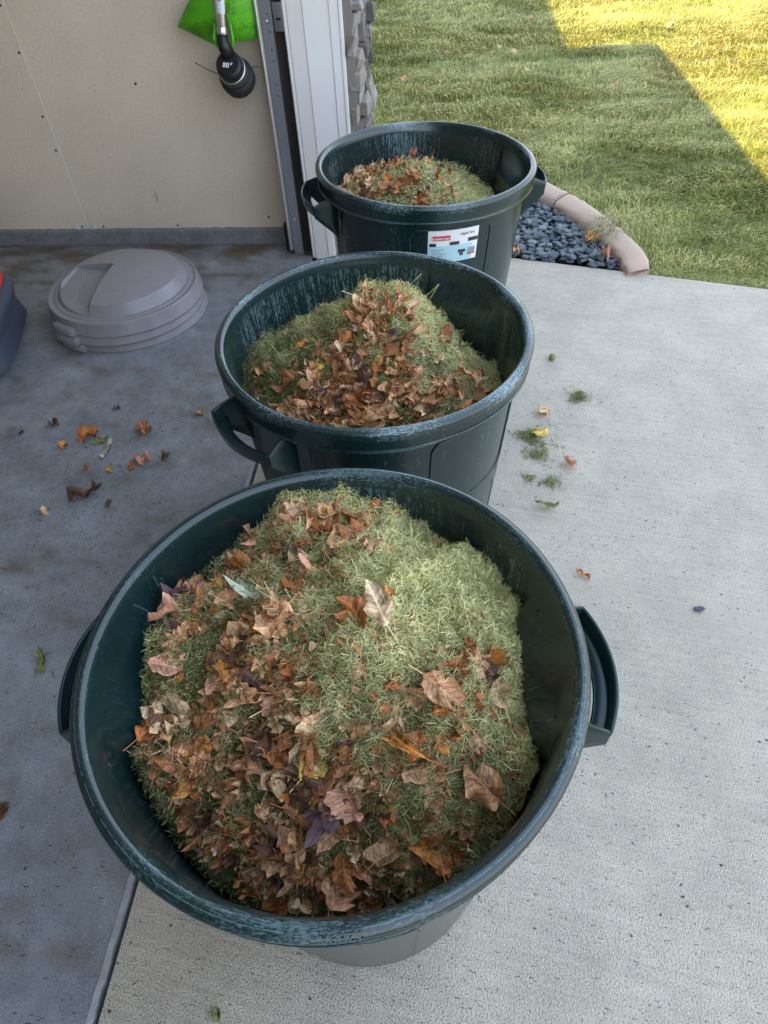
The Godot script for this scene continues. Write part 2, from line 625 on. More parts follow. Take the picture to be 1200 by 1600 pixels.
func ground():
	var lawn := top("lawn", box(Vector3(120, 0.4, 120)), M.turf, Transform3D(Basis.IDENTITY, Vector3(0, -0.235, -10)))
	tag(lawn, "autumn lawn beyond the driveway, half in the shadow of the house", "lawn", "", "structure")
	# driveway slab
	var xs := []
	var x := -0.522
	while x < 2.6:
		xs.append(x)
		x += 0.035
	for q in [2.7, 3.2, 4.0, 5.0, 7.0, 9.0, 12.0]:
		xs.append(q)
	var nz := 130
	var blot := noise(1.1, 5, 4)
	var v := PackedVector3Array()
	var uv := PackedVector2Array()
	var cols := PackedColorArray()
	for i in xs.size():
		for j in nz:
			var z0 := drive_edge(xs[i])
			var t := j / float(nz - 1)
			var z := z0 + (6.0 - z0) * pow(t, 1.35)
			v.append(Vector3(xs[i], 0, z))
			# broom strokes run across the apron
			uv.append(Vector2(xs[i] * 0.985 + z * 0.17, z * 0.985 - xs[i] * 0.17) / 2.2)
			var q := 1.0 + blot.get_noise_2d(xs[i], z) * 0.20
			cols.append(Color(q, q, q))
	var f := grid_faces(xs.size(), nz)
	# the slab's far edge
	var n0 := v.size()
	for i in xs.size():
		v.append(Vector3(xs[i], 0, drive_edge(xs[i])))
		v.append(Vector3(xs[i], -0.12, drive_edge(xs[i]) + 0.01))
		for k in 2:
			uv.append(Vector2(xs[i], -0.1 * k))
			cols.append(Color(0.8, 0.78, 0.75))
	for i in xs.size() - 1:
		var a := n0 + i * 2
		f.append_array([a, a + 1, a + 2, a + 2, a + 1, a + 3])
	var dw := top("driveway", build(v, fix_up(v, f), true, uv, cols), M.driveway, Transform3D(Basis(Vector3.UP, HOUSE_TURN), Vector3.ZERO))
	tag(dw, "pale broom-finished concrete driveway under the green cans", "driveway", "", "structure")
	# garage floor with its stains
	v = PackedVector3Array()
	uv = PackedVector2Array()
	cols = PackedColorArray()
	xs = []
	x = -0.540
	while x > -2.6:
		xs.append(x)
		x -= 0.03
	for q in [-2.7, -3.3, -4.2, -5.2, -6.4]:
		xs.append(q)
	var zs := []
	var z := -2.752
	while z < 0.9:
		zs.append(z)
		z += 0.03
	for q in [1.2, 2.0, 3.0, 4.2]:
		zs.append(q)
	var b1 := noise(1.6, 21, 4)
	var b2 := noise(5.0, 22, 4)
	var b3 := noise(14.0, 23, 3)
	for xx in xs:
		for zz in zs:
			v.append(Vector3(xx, 0.006, zz))
			uv.append(Vector2(xx, zz) / 1.4)
			var q := 1.0 + b1.get_noise_2d(xx, zz) * 0.22 + b2.get_noise_2d(xx, zz) * 0.10
			var c := Color(0.76, 0.80, 0.85) * q
			# brown dirt blown against the wall, in patches
			var near: float = clampf(1.0 - (zz + 2.752) / 0.55, 0, 1)
			var dirt := clampf(b2.get_noise_2d(xx * 0.7 + 9, zz * 1.6) * 2.2 + near * 1.1 - 0.55, 0, 1)
			c = c.lerp(Color(0.40, 0.31, 0.20), dirt * 0.85)
			var rust := clampf(b3.get_noise_2d(xx * 0.35, zz * 1.4 + 4) * 3.0 + near * 1.4 - 1.7, 0, 1)
			c = c.lerp(Color(0.50, 0.26, 0.09), rust * 0.7)
			# dried mud smears
			for s in [[-1.03, -1.81, 0.06, 0.02], [-0.80, -1.60, 0.10, 0.03], [-0.72, -1.52, 0.05, 0.05], [-0.93, -0.99, 0.07, 0.022]]:
				var dd: float = pow((xx - s[0]) / s[2], 2) + pow((zz - s[1]) / s[3], 2)
				if dd < 1.3:
					c = c.lerp(Color(0.45, 0.38, 0.29), clampf(1.2 - dd, 0, 1) * (0.5 + b3.get_noise_2d(xx * 2, zz * 2)))
			cols.append(Color(c.r, c.g, c.b))
	f = grid_faces(xs.size(), zs.size())
	var gf := top("garage_floor", build(v, fix_up(v, f), true, uv, cols), M.floor, Transform3D(Basis(Vector3.UP, HOUSE_TURN), Vector3.ZERO))
	tag(gf, "smooth stained grey concrete floor of the garage", "floor", "", "structure")
	# worn pale slab edge along the door line, dark gap beside it
	var rows := []
	var wob := noise(40.0, 33, 3)
	for k in 3:
		var line := PackedVector3Array()
		for j in 420:
			var zz2 := -2.6 + j * 0.0125
			var w := wob.get_noise_1d(zz2) * 0.0035
			line.append(Vector3([-0.5405, -0.533, -0.532][k] + w * [0.4, 1, 1][k], [0.0066, 0.0052 + w * 0.3, -0.03][k], zz2))
		rows.append(line)
	part(gf, "slab_edge", shell(rows, 0.001, false), M.slab_edge)

# makes every sheet triangle face up or outwards
func fix_up(v: PackedVector3Array, f: PackedInt32Array) -> PackedInt32Array:
	for k in range(0, f.size(), 3):
		var n := (v[f[k + 1]] - v[f[k]]).cross(v[f[k + 2]] - v[f[k]])
		if n.y < -1e-9 or (absf(n.y) < 1e-9 and n.z > 0):
			var t := f[k + 1]
			f[k + 1] = f[k + 2]
			f[k + 2] = t
	return f

# ------------------------------------------------------------------ the garage and the house above it
func garage():
	var g := thing("garage", hpos(-0.54, 0, -2.76), HOUSE_TURN, "attached garage with bare drywall, white door jamb and stone veneer", "garage")
	var o := Vector3(0.54, 0, 2.76)      # house frame to the garage's own frame
	# drywall sheets on the inner wall, hung proud of the foundation
	for k in 4:
		var x1 := -0.60 - (0.953 if k > 0 else 0.0) - maxf(0, k - 1) * 1.22
		var wdt := 0.95 if k == 0 else 1.216
		var s := part(g, "drywall_sheet", box(Vector3(wdt, 2.52, 0.0127), 0.002), M.drywall, Transform3D(Basis.IDENTITY, Vector3(x1 - wdt / 2, 0.075 + 1.26, -2.766 + 0.0 + 0.001 * (k % 2)) + o))
		if k == 0:
			s.set_meta("label", "drywall sheet beside the door track, scuffed behind the trimmer")
		# torn paper along the lower corner of the seam
		if k < 2:
			var sx: float = (wdt / 2 - 0.05) if k == 1 else (-wdt / 2 + 0.025)
			var tear := PackedVector3Array()
			var rows := []
			for i in 4:
				var l2 := PackedVector3Array()
				for j in 4:
					l2.append(Vector3(sx + (i - 1.5) * 0.007 + 0.004 * sin(i * 5.0 + j), -1.258 + j * 0.006 * (1 + 0.3 * i), 0.0085 + 0.002 * sin(i * 3.0 + j * 2.0)))
				rows.append(l2)
			part(s, "torn_paper", shell(rows, 0.001), M.gypsum)
		var spots := []
		if k == 0:
			spots = [[-1.482, 0.087], [-1.145, 0.09], [-1.157, 0.624], [-0.735, 0.122], [-1.157, 1.2], [-0.75, 0.62]]
		elif k == 1:
			spots = [[-1.567, 0.872], [-1.564, 0.732], [-1.568, 0.522], [-1.566, 0.399], [-1.580, 0.088], [-2.0, 0.1]]
		for p in spots:
			part(s, "screw", lathe([[0.0001, 0.0], [0.0042, 0.0], [0.0046, -0.001], [0.0046, -0.003]], 10), M.screw, Transform3D(Basis(Vector3.RIGHT, PI / 2), Vector3(p[0] - (x1 - wdt / 2), p[1] - 0.075 - 1.26, 0.0078)))
	part(g, "sheet_joint", box(Vector3(0.0042, 2.5, 0.004)), M.gypsum, Transform3D(Basis.IDENTITY, Vector3(-1.5515, 1.33, -2.7602) + o))
	# a gouge with the paper peeled up
	part(g, "peeled_paper", shell([PackedVector3Array([Vector3(-1.203, 0.245, -2.757) + o, Vector3(-1.197, 0.243, -2.754) + o]), PackedVector3Array([Vector3(-1.206, 0.22, -2.755) + o, Vector3(-1.194, 0.218, -2.750) + o]), PackedVector3Array([Vector3(-1.2, 0.19, -2.757) + o, Vector3(-1.193, 0.19, -2.756) + o])], 0.001), M.gypsum)
	# concrete foundation below the sheets
	var rows2 := []
	var nn := noise(6.0, 44, 4)
	for i in 6:
		var l3 := PackedVector3Array()
		for j in 200:
			var xx := -6.4 + j * 0.0291
			l3.append(Vector3(xx, 0.079 - i * 0.016, -2.762 + nn.get_noise_2d(xx * 3, i) * 0.005 + i * 0.001) + o)
		rows2.append(l3)
	part(g, "foundation_wall", shell(rows2, 0.02), M.curb)
	part(g, "wall_core", box(Vector3(5.9, 2.66, 0.16)), M.siding, Transform3D(Basis.IDENTITY, Vector3(-3.5, 1.33, -2.862) + o))
	part(g, "back_wall", box(Vector3(0.15, 2.66, 7.3)), M.drywall, Transform3D(Basis.IDENTITY, Vector3(-6.48, 1.33, 0.7) + o))
	part(g, "side_wall", box(Vector3(6.2, 2.66, 0.15)), M.drywall, Transform3D(Basis.IDENTITY, Vector3(-3.45, 1.33, 4.28) + o))
	part(g, "ceiling", box(Vector3(6.2, 0.06, 7.3)), M.drywall, Transform3D(Basis.IDENTITY, Vector3(-3.46, 2.63, 0.72) + o))
	part(g, "door_header", box(Vector3(0.2, 0.46, 5.1)), M.white, Transform3D(Basis.IDENTITY, Vector3(-0.44, 2.43, -0.07) + o))
	part(g, "end_pier", box(Vector3(0.2, 2.66, 1.7)), M.siding, Transform3D(Basis.IDENTITY, Vector3(-0.44, 1.33, 3.35) + o))
	# the door's side: dark framing, then the white jamb with its stops
	part(g, "framing", box(Vector3(0.07, 2.6, 0.10), 0.003), M.wood_dark, Transform3D(Basis.IDENTITY, Vector3(-0.577, 1.3, -2.732) + o))
	part(g, "wall_end", box(Vector3(0.20, 2.6, 0.36)), M.siding, Transform3D(Basis.IDENTITY, Vector3(-0.44, 1.3, -2.835) + o))
	part(g, "weather_strip", box(Vector3(0.015, 2.2, 0.016), 0.004), M.white, Transform3D(Basis.IDENTITY, Vector3(-0.533, 1.1, -2.640) + o))
	part(g, "jamb_board", box(Vector3(0.053, 2.2, 0.022), 0.001), M.vinyl, Transform3D(Basis.IDENTITY, Vector3(-0.4985, 1.1, -2.641) + o))
	part(g, "jamb_cover", box(Vector3(0.088, 2.13, 0.03), 0.001), M.white, Transform3D(Basis.IDENTITY, Vector3(-0.4275, 1.17, -2.6425) + o))
	part(g, "casing", box(Vector3(0.031, 2.13, 0.042), 0.001), M.white, Transform3D(Basis.IDENTITY, Vector3(-0.3675, 1.17, -2.6455) + o))
	part(g, "casing_bead", box(Vector3(0.013, 2.13, 0.05), 0.002), M.white, Transform3D(Basis.IDENTITY, Vector3(-0.3455, 1.17, -2.6465) + o))
	part(g, "bottom_trim", box(Vector3(0.030, 0.105, 0.026), 0.003), M.white, Transform3D(Basis.IDENTITY, Vector3(-0.4565, 0.0535, -2.640) + o))
	for yy in [0.3, 0.95, 1.6]:
		part(g, "nail", lathe([[0.0001, 0.001], [0.003, 0.001], [0.003, -0.002]], 8), M.screw, Transform3D(Basis(Vector3.RIGHT, PI / 2), Vector3(-0.495, yy, -2.6315) + o))
	# stacked stone veneer on the outer face, each stone its own piece
	rng.seed = 500
	var y := 0.02
	var course := 0
	while y < 2.4:
		var hgt := rng.randf_range(0.024, 0.066)
		var zz := -2.618 - rng.randf_range(0.0, 0.02)
		while zz > -3.12:
			var len_ := rng.randf_range(0.07, 0.19)
			if zz - len_ < -3.09:
				len_ = zz + 3.13
			var depth := rng.randf_range(0.025, 0.062)
			var st := part(g, "stone", box(Vector3(depth, hgt - 0.005, len_ - 0.006), 0.004, 0.008, course * 31 + int(zz * -100)), M["stone%d" % rng.randi_range(0, 3)], Transform3D(Basis(Vector3.UP, rng.randf_range(-0.12, 0.12)), Vector3(-0.338 + depth / 2, y + hgt / 2, zz - len_ / 2) + o))
			st.rotation.z = rng.randf_range(-0.06, 0.06)
			zz -= len_
		y += hgt
		course += 1
	part(g, "mortar", box(Vector3(0.03, 2.42, 0.50)), M.mortar, Transform3D(Basis.IDENTITY, Vector3(-0.325, 1.21, -2.875) + o))
	# hip roof: its eaves throw the edge of the shadow on the lawn
	roof(g, "roof", -7.0, 0.0, -3.35, 4.8, 2.75, 0.42, o)
	part(g, "soffit", box(Vector3(6.98, 0.03, 8.1)), M.white, Transform3D(Basis.IDENTITY, Vector3(-3.5, 2.675, 0.725) + o))
	# upper storey set back behind the garage roof
	var u := thing("house", hpos(-4.75, 0, -1.5), HOUSE_TURN, "tall house block standing behind the garage roof", "house")
	var o2 := Vector3(4.75, 0, 1.5)
	part(u, "wall", box(Vector3(4.4, 5.3, 11.4)), M.siding, Transform3D(Basis.IDENTITY, Vector3(-9.0, 2.66, -2.2) + o2))
	part(u, "upper_wall", box(Vector3(4.1, 2.4, 11.4)), M.siding, Transform3D(Basis.IDENTITY, Vector3(-4.7, 4.26, -2.2) + o2))
	part(u, "side_wing", box(Vector3(4.1, 3.1, 4.6)), M.siding, Transform3D(Basis.IDENTITY, Vector3(-4.7, 1.52, -5.3) + o2))
	roof(u, "roof", -11.6, -2.23, -8.4, 3.9, 5.5, 0.42, o2)

func roof(parent: Node, called: String, x0: float, x1: float, z0: float, z1: float, y: float, slope: float, o: Vector3):
	var half := minf(x1 - x0, z1 - z0) / 2
	var ry := y + half * slope
	var v := PackedVector3Array()
	for p in [[x0, z0], [x1, z0], [x1, z1], [x0, z1]]:
		v.append(Vector3(p[0], y - 0.12, p[1]) + o)
	for p in [[x0, z0], [x1, z0], [x1, z1], [x0, z1]]:
		v.append(Vector3(p[0], y, p[1]) + o)
	var a: Vector3
	var b: Vector3
	if x1 - x0 < z1 - z0:
		a = Vector3((x0 + x1) / 2, ry, z0 + half) + o
		b = Vector3((x0 + x1) / 2, ry, z1 - half) + o
	else:
		a = Vector3(x1 - half, ry, (z0 + z1) / 2) + o
		b = Vector3(x0 + half, ry, (z0 + z1) / 2) + o
	v.append(a)
	v.append(b)
	var f := PackedInt32Array([0, 1, 2, 0, 2, 3, 0, 4, 5, 0, 5, 1, 1, 5, 6, 1, 6, 2, 2, 6, 7, 2, 7, 3, 3, 7, 4, 3, 4, 0])
	if x1 - x0 < z1 - z0:
		f.append_array([4, 8, 5, 5, 8, 9, 5, 9, 6, 6, 9, 7, 7, 9, 8, 7, 8, 4])
	else:
		f.append_array([5, 8, 6, 4, 9, 8, 4, 8, 5, 6, 8, 9, 6, 9, 7, 7, 9, 4])
	part(parent, called, build(v, f, false), M.roof)

func door_track():
	var t := thing("garage_door_track", hpos(-0.61, 0, -2.66), HOUSE_TURN, "galvanized steel garage door track with punched holes beside white jamb", "door track")
	var L := 2.15
	# flat face with punched holes
	var face := CSGBox3D.new()
	face.name = "rail"
	face.size = Vector3(0.036, L, 0.003)
	face.position = Vector3(0.008, L / 2, 0)
	face.material = M.galv
	for hy in [0.045, 0.062, 0.155, 0.60, 0.635, 0.705, 0.74, 0.79, 0.815, 0.84, 1.1, 1.14, 1.4, 1.6]:
		var c := CSGCylinder3D.new()
		c.name = "hole"
		c.operation = CSGShape3D.OPERATION_SUBTRACTION
		c.radius = 0.0033
		c.height = 0.02
		c.sides = 14
		c.rotation.x = PI / 2
		c.position = Vector3(0.004, hy - L / 2, 0)
		face.add_child(c, true)
	t.add_child(face, true)
	# rolled inner channel
	var prof := [[-0.012, 0.0], [-0.014, 0.004], [-0.017, 0.012], [-0.022, 0.014], [-0.027, 0.011], [-0.028, 0.002], [-0.03, -0.012]]
	var rows := []
	for p in prof:
		rows.append(PackedVector3Array([Vector3(p[0], 0.03, p[1]), Vector3(p[0], L, p[1])]))
	part(t, "channel", shell(rows, 0.0018), M.galv_bright)
	part(t, "back_flange", box(Vector3(0.003, L, 0.034), 0.0008), M.galv, Transform3D(Basis.IDENTITY, Vector3(0.0255, L / 2, -0.0185)))
	for hy in [0.83, 1.75]:
		var b := part(t, "bracket", shell([PackedVector3Array([Vector3(0.029, hy - 0.04, -0.016), Vector3(0.029, hy + 0.04, -0.016)]), PackedVector3Array([Vector3(0.036, hy - 0.04, -0.006), Vector3(0.036, hy + 0.04, -0.006)]), PackedVector3Array([Vector3(0.066, hy - 0.04, -0.003), Vector3(0.066, hy + 0.04, -0.003)])], 0.003), M.galv_bright)
		part(b, "slot", box(Vector3(0.016, 0.007, 0.004), 0.001), M.black_matt, Transform3D(Basis.IDENTITY, Vector3(0.048, hy - 0.006, -0.003)))
	for hy in [0.82, 0.155]:
		part(t, "bolt", lathe([[0.0001, 0.004], [0.004, 0.0035], [0.0055, 0.0015], [0.0055, 0.0]], 12), M.galv_bright, Transform3D(Basis(Vector3.RIGHT, PI / 2), Vector3(0.008, hy, 0.0017)))
	part(t, "foot_bracket", box(Vector3(0.022, 0.12, 0.03), 0.002), M.black_matt, Transform3D(Basis.IDENTITY, Vector3(-0.04, 0.06, -0.045)))

# ------------------------------------------------------------------ string trimmer on the wall
func along(p: Vector3, d: Vector3) -> Transform3D:
	var y := d.normalized()
	var x := y.cross(Vector3.BACK).normalized()
	return Transform3D(Basis(x, y, x.cross(y)), p)

func trimmer():
	var root := Vector3(-0.74, 0.60, -2.64)
	var t := thing("string_trimmer", hpos(root.x, root.y, root.z), HOUSE_TURN, "string trimmer with bright green guard hanging head down on the drywall", "trimmer")
	var L := func(x: float, y: float, z: float) -> Vector3: return Vector3(x, y, z) - root
	part(t, "shaft", tube([L.call(-0.745, 0.80, -2.60), L.call(-0.728, 0.95, -2.61), L.call(-0.70, 2.0, -2.66)], [0.0145, 0.0145, 0.0145], 18), M.aluminium)
	part(t, "shaft_label", tube([L.call(-0.7385, 0.856, -2.6035), L.call(-0.728, 0.95, -2.61), L.call(-0.7265, 1.0, -2.612)], [0.0151, 0.0151, 0.0151], 18), M.print_white)
	for k in 7:
		part(t, "label_print", box(Vector3(0.012, 0.003 if k < 4 else 0.009, 0.0012)), M.print_blue if k < 4 else M.print_black, Transform3D(Basis.IDENTITY, L.call(-0.7365 + k * 0.0012, 0.862 + k * 0.0085, -2.5882 - k * 0.0006)))
	part(t, "clamp_ring", tube([L.call(-0.7465, 0.79, -2.600), L.call(-0.7425, 0.82, -2.6015)], [0.017, 0.017], 18), M.galv_bright)
	var P: Vector3 = L.call(-0.737, 0.722, -2.575)
	var ax := Vector3(0.04, -0.62, -0.78).normalized()
	# neck between shaft and motor
	part(t, "neck", tube([L.call(-0.7465, 0.80, -2.601), L.call(-0.748, 0.782, -2.598), P + Vector3(-0.007, 0.058, 0.0) + ax * 0.018, P + Vector3(-0.003, 0.044, 0) + ax * 0.032], [0.0185, 0.0195, 0.0215, 0.024], 18), M.black)
	var xf := along(P, ax)
	part(t, "motor_housing", lathe([[0.0001, -0.002], [0.030, -0.002], [0.033, 0.0], [0.035, -0.001], [0.041, 0.001], [0.045, 0.006], [0.0465, 0.016], [0.0465, 0.034], [0.044, 0.036], [0.0001, 0.036]], 40), M.black, xf)
	part(t, "trim_ring", lathe([[0.044, 0.033], [0.0485, 0.034], [0.049, 0.038], [0.044, 0.039]], 40), M.galv_bright, xf)
	part(t, "collar", lathe([[0.044, 0.038], [0.049, 0.040], [0.051, 0.05], [0.051, 0.066], [0.047, 0.07], [0.0001, 0.07]], 40), M.collar, xf)
	part(t, "spool_head", lathe([[0.0001, 0.068], [0.052, 0.070], [0.060, 0.076], [0.0615, 0.086], [0.0605, 0.092], [0.0615, 0.098], [0.060, 0.115], [0.052, 0.126], [0.03, 0.131], [0.0001, 0.132]], 40), M.black_matt, xf)
	var S := P + ax * 0.092
	part(t, "cutting_line", tube([S + Vector3(-0.055, 0.01, 0.01), S + Vector3(-0.10, 0.024, 0.0), S + Vector3(-0.145, 0.045, -0.01)], [0.0013, 0.0013, 0.0013], 6), M.black_matt)
	part(t, "cutting_line", tube([S + Vector3(0.055, 0.03, 0.01), S + Vector3(0.075, 0.028, -0.01), S + Vector3(0.105, 0.012, -0.03)], [0.0013, 0.0013, 0.0013], 6), M.black_matt)
	# voltage mark on the motor cap
	var up := Vector3(0.09, 1, 0)
	var n := -ax
	var right := up.cross(n).normalized()
	up = n.cross(right).normalized()
	for q in [["80", -0.002, 0.0, 24], ["V", 0.0165, 0.005, 14]]:
		var tm := TextMesh.new()
		tm.text = q[0]
		tm.font = M.font
		tm.font_size = q[3]
		tm.pixel_size = 0.0009
		tm.depth = 0.0012
		part(t, "voltage_mark", tm, M.print_white, Transform3D(Basis(right, up, n), P + n * 0.0034 + right * (q[1] - 0.004) + up * (q[2] - 0.006)))
	# guard: a cupped green shell round the lower shaft
	for side in [-1, 1]:
		var rows := []
		for i in 9:
			var line := PackedVector3Array()
			var u := i / 8.0
			for j in 9:
				var w := j / 8.0
				var xo: float
				var yo: float
				if side < 0:
					# left wing: pointed tip, straight lower lip
					xo = lerpf(-0.768, -0.924, u)
					var lo := lerpf(0.752, 0.804, u) + (0.008 if u < 0.1 else 0.0)
					var hi := lerpf(0.955, 0.808, pow(u, 1.15))
					yo = lerpf(lo, hi, w)
				else:
					xo = lerpf(-0.728, -0.585, u)
					var lo2 := lerpf(0.772, 0.80, u * u) - 0.008 * sin(u * PI)
					yo = lerpf(lo2, 0.96 - 0.06 * u * u, w)
				var zo := -2.645 - 0.055 * u * u + 0.012 * sin(w * PI) * (1 - u * 0.6) - 0.012 * (1.0 if j == 0 else 0.0)
				line.append(L.call(xo, yo, zo))
			rows.append(line)
		if side < 0:
			rows.reverse()
		part(t, "guard", shell(rows, 0.003), M.green)
	for side in [-1, 1]:
		part(t, "guard_clip", tube([L.call(-0.747 + side * 0.026, 0.765, -2.612), L.call(-0.745 + side * 0.031, 0.79, -2.603), L.call(-0.742 + side * 0.026, 0.825, -2.615)], [0.006, 0.008, 0.005], 10), M.green)
	var hk := top("wall_hook", tube([Vector3(0, 0, 0), Vector3(0, 0, 0.11), Vector3(0, 0.03, 0.125)], [0.006, 0.006, 0.006], 8), M.galv, Transform3D(Basis(Vector3.UP, HOUSE_TURN), hpos(-0.725, 1.86, -2.762)))
	tag(hk, "steel hook on the drywall that carries the trimmer shaft", "hook")

# ------------------------------------------------------------------ lids
func lid_mesh(detail: bool) -> ArrayMesh:
	var nr := 130 if detail else 24
	var nt := 320 if detail else 96
	var R := 0.274
	var v := PackedVector3Array()
	for i in nr + 1:
		var r := R * (i / float(nr))
		for j in nt:
			var a := TAU * j / nt
			var x := cos(a) * r
			var z := -sin(a) * r
			var y := 0.050                                # flange
			# sloped wall up to the plateau
			y += 0.034 * (1.0 - clampf((r - 0.214) / 0.024, 0, 1))
			if r < 0.222:
				y += 0.036 * (1.0 - pow(r / 0.222, 2))
			if detail:
				for s in [[-0.097, -0.045, -0.265, 0.964, 0.080], [0.055, -0.165, 0.30, -0.954, 0.085]]:
					var p: float = (x - s[0]) * s[2] + (z - s[1]) * s[3]
					var w: float = (x - s[0]) * s[3] - (z - s[1]) * s[2]
					var half: float = s[4] + p * 0.06
					var edge := smoothstep(-0.001, 0.001, p) * (1.0 - smoothstep(half - 0.001, half + 0.001, absf(w)))
					var floor_y := 0.088 - p * 0.125
					if y > floor_y:
						y = lerpf(y, floor_y, edge)
				# a faint moulded mark in the hand hold
				if absf(x + 0.125) < 0.014 and absf(z - 0.05) < 0.02 and not (absf(x + 0.125) < 0.011 and absf(z - 0.05) < 0.017):
					y += 0.0012
			# raised lip just inside the rim
			y -= 0.004 * smoothstep(0.249, 0.255, r) * (1.0 - smoothstep(0.263, 0.268, r))
			v.append(Vector3(x, y, z))
	# rolled edge and skirt
	for q in [[R + 0.002, 0.048], [R + 0.003, 0.044], [R + 0.0050, 0.030], [R + 0.0125, 0.004], [R + 0.0125, 0.0], [R + 0.008, 0.0], [R + 0.001, 0.02], [R - 0.003, 0.04]]:
		for j in nt:
			var a2 := TAU * j / nt
			v.append(Vector3(cos(a2) * q[0], q[1], -sin(a2) * q[0]))
	return build(v, grid_faces(nr + 1 + 8, nt, true), true)

func lids():
	var names := ["grey lavender can lid on top of the stack of three", "grey lavender can lid in the middle of the stack of three", "grey lavender can lid at the bottom of the stack, on the floor"]
	var good := lid_mesh(true)
	var plain := lid_mesh(false)
	for k in 3:
		var y := 0.006 + (2 - k) * 0.031
		# hand holds point to the left front, clip to the near side
		var t := thing("can_lid", Vector3(-0.930 + [0.0, -0.004, 0.003][k], y, -2.325 + [0, 0.004, -0.002][k]), 0.0, names[k], "lid", "stacked can lids")
		part(t, "cover", good if k == 0 else plain, M.lid)
		var a: float = 4.09 + [0.0, 0.03, 0.06][k]
		var rows := []
		for i in 3:
			var line := PackedVector3Array()
			for j in 7:
				var b: float = a + (j - 3) * 0.055
				line.append(Vector3(cos(b) * (0.282 + [0.0, 0.022, 0.023][i]), [0.0265, 0.026, 0.004][i], -sin(b) * (0.282 + [0.0, 0.022, 0.023][i])))
			rows.append(line)
		part(t, "clip", shell(rows, 0.004), M.lid)
		for s in [-1, 1]:
			var b2: float = a + s * 0.165
			var d := Vector3(cos(b2), 0, -sin(b2))
			part(t, "clip_side", box(Vector3(0.022, 0.024, 0.004), 0.001), M.lid, Transform3D(Basis(Vector3.UP, b2), d * 0.293 + Vector3(0, 0.0145, 0)))

# ------------------------------------------------------------------ the three cans
const CAN_AT := [Vector3(-0.0670, 0, -0.3900), Vector3(-0.0040, 0, -1.0200), Vector3(0.1430, 0, -1.7860)]
const CAN_TILT := [Vector2(0.001, -0.0147), Vector2(-0.0081, -0.0111), Vector2(-0.0228, -0.0157)]
const HANDLE := [3.08, 3.86, 3.30]     # angle of the first handle, counter-clockwise seen from above
const H := 0.69

func wall_r(a: float, y: float) -> float:
	# radius of the outside of the wall; flat pockets behind the handles
	var r := lerpf(0.222, 0.2640, y / H)
	var d := absf(wrapf(a, -PI / 2, PI / 2))
	var end := 1.0 - smoothstep(0.335, 0.385, d)
	var up := 1.0 - smoothstep(H - 0.066, H - 0.038, y)
	var low := smoothstep(H - 0.30, H - 0.22, y)
	var chord := 0.227 / cos(minf(d, 0.5))
	if chord < r:
		r = lerpf(r, chord, end * up * low)
	return r

func can_mesh() -> ArrayMesh:
	var nt := 224
	var prof := []          # [outside?, height, offset from the wall or radius, v]
	for q in [[0.0, -0.006], [0.003, -0.001], [0.008, 0.0]]:
		prof.append([0, q[0], q[1], q[0] / H * 0.35])
	for k in 34:
		var y := 0.012 + (H - 0.048 - 0.012) * k / 33.0
		prof.append([0, y, 0.0, y / H * 0.35])
	# skirt and rim
	for q in [[H - 0.0455, 0.2640, 0.36], [H - 0.0450, 0.2770, 0.38], [H - 0.0435, 0.2792, 0.388], [H - 0.0410, 0.2795, 0.396], [H - 0.0385, 0.2784, 0.405], [H - 0.0360, 0.2774, 0.415], [H - 0.0220, 0.2786, 0.445], [H - 0.0140, 0.2798, 0.468], [H - 0.0110, 0.2814, 0.480], [H - 0.0070, 0.2816, 0.495], [H - 0.0035, 0.2796, 0.512], [H - 0.0010, 0.2758, 0.528], [H - 0.0002, 0.2735, 0.536], [H, 0.2715, 0.545], [H - 0.0008, 0.2685, 0.56], [H - 0.0035, 0.2652, 0.58], [H - 0.009, 0.2628, 0.60], [H - 0.018, 0.2610, 0.62]]:
		prof.append([2, q[0], q[1], q[2]])
	for k in 30:
		var y2 := H - 0.024 - (H - 0.05) * k / 29.0
		prof.append([1, y2, -0.004, 0.63 + (H - y2) / H * 0.37])
	var v := PackedVector3Array()
	var uv := PackedVector2Array()
	for p in prof:
		for j in nt + 1:
			var a := TAU * j / nt
			var r: float = p[2]
			var y3: float = p[1]
			if p[0] < 2:
				r += wall_r(a, y3)
			else:
				# rims are never quite round after years of use
				r += 0.0012 * sin(a * 2 + 0.7) + 0.0006 * sin(a * 5)
				if y3 < H - 0.04:
					y3 += 0.004 * smoothstep(0.6, 1.0, cos(a * 2.0 - 2.9))
			v.append(Vector3(cos(a) * r, y3, -sin(a) * r))
			uv.append(Vector2(j / float(nt), p[3]))
	var f := grid_faces(prof.size(), nt + 1)
	# inside floor and underside
	var last := v.size() - (nt + 1)
	var c := v.size()
	v.append(Vector3(0, 0.026, 0))
	uv.append(Vector2(0.5, 0.99))
	v.append(Vector3(0, 0.004, 0))
	uv.append(Vector2(0.5, 0.01))
	for j in nt:
		f.append_array([last + j, last + j + 1, c])
		f.append_array([j + 1, j, c + 1])
	return build(v, f, true, uv)

